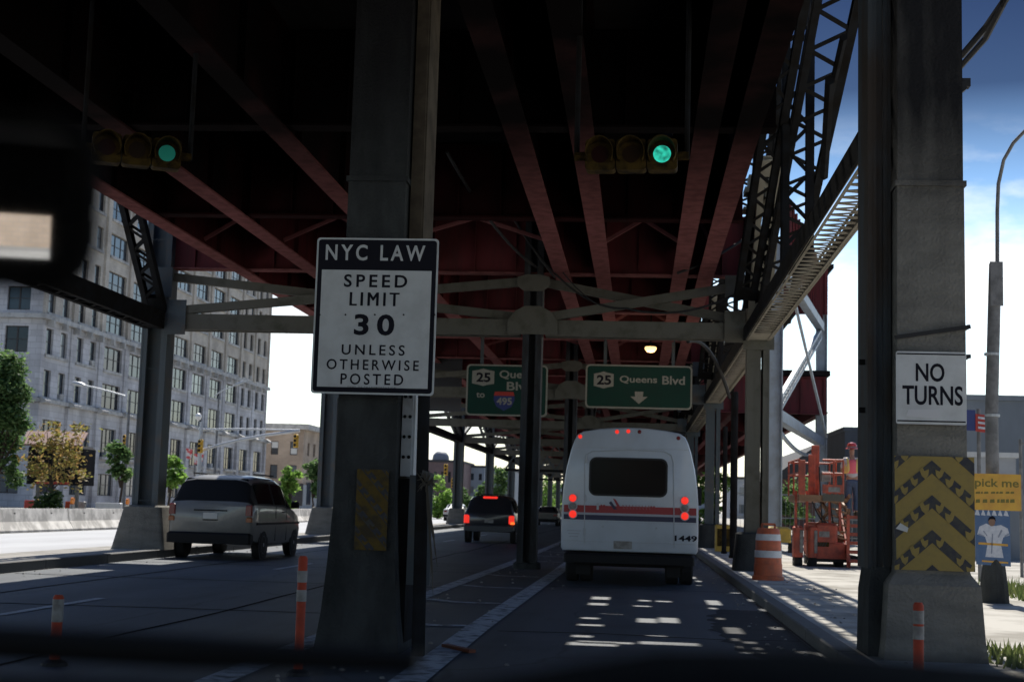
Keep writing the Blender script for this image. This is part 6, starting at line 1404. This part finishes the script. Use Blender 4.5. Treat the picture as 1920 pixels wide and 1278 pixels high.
# ------------------------------------------------------------------ trees
BARK = mat("bark", (.07, .05, .035), .95, col2=(.04, .03, .022), scale=8, bump=.4)
def tree(label, x, y, z0, blobs, th_, trunk_r, leaf, n, ls, seed, group="trees beyond the barriers"):
    rnd = random.Random(seed); t = thing("tree", label, "tree", (x, y, z0), group); b = MB()
    cc = blobs[0]
    b.tube([(x, y, z0), (x + .05, y, z0 + th_ * .5), (x + cc[0] * .5, y + cc[1] * .5, z0 + th_)], [trunk_r, trunk_r * .75, trunk_r * .5], 8)
    for bl in blobs:
        b.tube([(x, y, z0 + th_ * .7), (x + bl[0] * .5, y + bl[1] * .5, z0 + (th_ * .75 + bl[2]) / 2), (x + bl[0], y + bl[1], z0 + bl[2] + bl[5] * .4)], [trunk_r * .5, trunk_r * .3, .015], 5)
    b.build("trunk", BARK, t, smooth=True)
    c = MB(); tot = sum(bl[3] * bl[4] * bl[5] for bl in blobs)
    for bl in blobs:
        m = int(n * bl[3] * bl[4] * bl[5] / tot); clumps = max(5, m // 14)
        for k in range(clumps):
            while True:
                q = Vector((rnd.uniform(-1, 1), rnd.uniform(-1, 1), rnd.uniform(-1, 1)))
                if .15 < q.length < 1: break
            q = q.normalized() * (q.length ** .5); cp = Vector((x + bl[0] + q.x * bl[3], y + bl[1] + q.y * bl[4], z0 + bl[2] + q.z * bl[5])); cs = rnd.uniform(.3, .75) * min(bl[3], bl[5])
            for j in range(m // clumps):
                p = cp + Vector((rnd.gauss(0, cs * .5), rnd.gauss(0, cs * .5), rnd.gauss(0, cs * .4)))
                d = Vector((rnd.uniform(-1, 1), rnd.uniform(-1, 1), rnd.uniform(-.6, .5))).normalized(); e_ = d.cross(Vector((rnd.uniform(-1, 1), rnd.uniform(-1, 1), rnd.uniform(.2, 1)))).normalized(); s = ls * rnd.uniform(.6, 1.3)
                c.face([p - d * s, p + e_ * s * .45 - d * .1 * s, p + d * s, p - e_ * s * .45 + d * .1 * s])
    c.build("crown", leaf, t); return t
LG = leafmat("green_leaf", (.05, .12, .035), (.19, .29, .10)); LB = leafmat("bright_green_leaf", (.13, .27, .04), (.30, .46, .11)); LO = leafmat("yellowing_leaf", (.20, .22, .05), (.36, .22, .08)); LD = leafmat("dark_green_leaf", (.02, .05, .012), (.07, .12, .03))
x = at(-8, 930, 55).x; tree("big green street tree cut off by the left picture edge", x, 55, 0, [(-.2, 0, 5.4, .8, .8, .8), (-.9, .4, 6.3, .9, .9, .7), (.5, -.2, 4.3, .55, .6, .5), (.25, .2, 3.3, .4, .5, .45), (-.8, 0, 4.2, .8, .8, .6), (.75, 0, 5.2, .4, .4, .35), (.2, .1, 6.3, .5, .5, .5), (.45, .1, 2.5, .3, .35, .4), (-.5, 0, 3.0, .5, .5, .5), (.95, 0, 3.9, .25, .3, .3), (.6, .3, 1.9, .3, .3, .4)], 3.0, .14, LG, 20000, .10, 1)
x = at(92, 960, 55.5).x; tree("small tree with yellowing and orange leaves before the dark display shelter", x, 55.5, 0, [(0, 0, 2.7, .95, .9, .95), (.4, .1, 3.7, .75, .7, .6), (-.3, 0, 3.5, .5, .6, .7), (.85, 0, 2.2, .55, .5, .6), (-.6, 0, 1.9, .45, .5, .5)], 2.0, .07, LO, 1500, .11, 2)
x = at(86, 955, 54.5).x; tree("low dark green bush at the foot of the small yellowing tree", x, 54.5, 0, [(0, 0, .8, .5, .4, .5), (.3, 0, 1.0, .3, .3, .4)], .5, .05, LD, 900, .11, 3)
def tblobs(z, rx, rz, seed):
    r = random.Random(seed * 7 + 1); out = []
    for q in range(7):
        h_ = r.uniform(-.85, .95); w_ = math.sqrt(max(.1, 1 - h_ * h_)) * .8
        out.append((r.uniform(-1, 1) * rx * w_, r.uniform(-.6, .6) * rx * w_, z + h_ * rz, rx * r.uniform(.4, .75), rx * r.uniform(.4, .7), rz * r.uniform(.3, .5)))
    return out
for k, (px, py, Y, rx, rz, lf, lab) in enumerate(((228, 868, 72, .6, .9, LG, "slender pale tree just left of the left column"), (318, 885, 74, .8, .7, LB, "bright young tree between the left column and minivan"), (545, 918, 95, .7, 1.3, LB, "bright green tree rising behind the minivan's bonnet"), (588, 900, 105, .8, 1.2, LG, "green tree by the tan corner building left of the speed limit sign"),
     (622, 935, 100, .9, 1.2, LB, "green tree just left of the speed limit pillar"), (822, 932, 130, 1.1, 1.8, LB, "green tree far off right of the dark pipe"), (868, 945, 150, 1.3, 1.4, LG, "green tree behind the far column left of the black car"), (942, 915, 200, 1.7, 2.2, LG, "green tree above the black car"), (905, 935, 190, 1.5, 1.6, LG, "green tree above the black car's left side"),
     (1012, 925, 210, 2.4, 3.4, LB, "yellow-green tree in the gap left of the bus"), (1035, 935, 240, 2.5, 3, LG, "green tree in the gap beside the bus"), (1340, 940, 90, 1.2, 1.5, LB, "green tree glimpsed right of the bus between posts"), (1478, 940, 105, 1.6, 1.8, LG, "green tree beyond the lift"))):
    c = at(px, py, Y); tree(lab, c.x, Y, 0, tblobs(c.z, rx, rz, k), max(.6, c.z - rz * .6), .09, lf, 1300, .11 + Y * .0009, 20 + k)

# ------------------------------------------------------------------ the car we look out of
CABIN = mat("black_cabin_plastic", (.006, .006, .006), .9, spec=.03, col2=(.018, .018, .018), scale=30); CLOTH = mat("dark_seat_cloth", (.03, .03, .033), .95)
MIRROR = mat("mirror_silver", (.62, .64, .66), .02, metal=1.0)
own = thing("car_cabin", "dark car interior around the viewer with mirror, dashboard and wiper at the picture edges", "car interior", (-.38, .2, 0))
b = MB(); rings = []
for k in range(25):
    xx = -1.15 + 1.55 * k / 24.0; dz = -.010 * ((xx + .38) / .8) ** 2 - .028 / (1 + math.exp((xx + .05) / .03)) + .004 * math.exp(-((xx - .06) / .09) ** 2)
    rings.append([(xx, .34, .9), (xx, .82, .9), (xx, .82, 1.288 + dz), (xx, .72, 1.304 + dz), (xx, .55, 1.296 + dz), (xx, .40, 1.25 + dz), (xx, .34, 1.1)])
b.loft(rings); b.build("dashboard", CABIN, own, smooth=True)
w0, w1 = at(-60, 1207, .86), at(785, 1240, .86)
b = MB(); b.tube([w0 - Vector((.1, 0, -.003)), w0.lerp(w1, .5) + Vector((0, .003, .0)), w1], [.0105, .0100, .007], 8); b.build("windshield_wiper", BLACK, own, smooth=True)
mc = at(-20, 375, .60); ang = R(16); ax = Vector((math.cos(ang), math.sin(ang), -.0)); ay = Vector((.03, -.087, 1)).normalized(); az = ax.cross(ay); ay = az.cross(ax)
mc = mc - ax * .075
b = MB(); b.loft([[mc + ax * p_ + ay * q_ + az * d for p_, q_ in rrect(.245 * s, .079 * s, .022, 6)] for s, d in ((.75, -.035), (.95, -.02), (1, -.005), (1, .006), (.985, .010))]); mir = b.build("rear_view_mirror", CABIN, own, smooth=True)
b = MB(); b.face([mc + ax * p_ + ay * q_ + az * .0115 for p_, q_ in rrect(.225, .062, .016, 6)]); b.build("mirror_glass", MIRROR, mir)
b = MB(); b.tube([mc - az * .03, mc - az * .05 + Vector((0, .01, .03)), mc + Vector((0, .07, .12))], [.012, .009, .009], 8); b.build("mirror_stem", CABIN, mir, smooth=True)
# roof lining, left side frame, seats behind: what the mirror looks back at
b = MB(); b.box(-1.12, .36, -2.24, .55, 1.655, 1.70); b.build("roof_lining", CLOTH, own)
b = MB(); b.box(-1.16, -1.10, -2.2, .75, .5, 1.18); b.box(-1.16, -1.10, -2.2, .6, 1.585, 1.66); b.box(-1.16, -1.09, -.42, .12, 1.18, 1.585); b.box(-1.16, -1.09, -1.5, -1.35, 1.18, 1.585); b.bar((-1.13, .95, 1.18), (-1.13, .45, 1.62), .06, .09); b.build("door_frame", CABIN, own)
b = MB(); b.bevbox(-1.0, -.48, -.95, -.75, .6, 1.25, .06); b.bevbox(-.86, -.62, -.98, -.88, 1.27, 1.45, .04); b.build("front_seat", CLOTH, own)
b = MB(); b.bevbox(-1.05, .3, -1.9, -1.7, .6, 1.3, .06); b.build("rear_seat", CLOTH, own)
b = MB(); b.box(-1.12, .36, -2.25, -2.2, .5, 1.395); b.box(-1.12, .36, -2.25, -2.201, 1.497, 1.68); b.box(.17, .36, -2.25, -2.201, 1.39, 1.499); b.box(-1.12, -.8, -2.25, -2.201, 1.39, 1.499); b.build("tailgate_frame", CABIN, own)
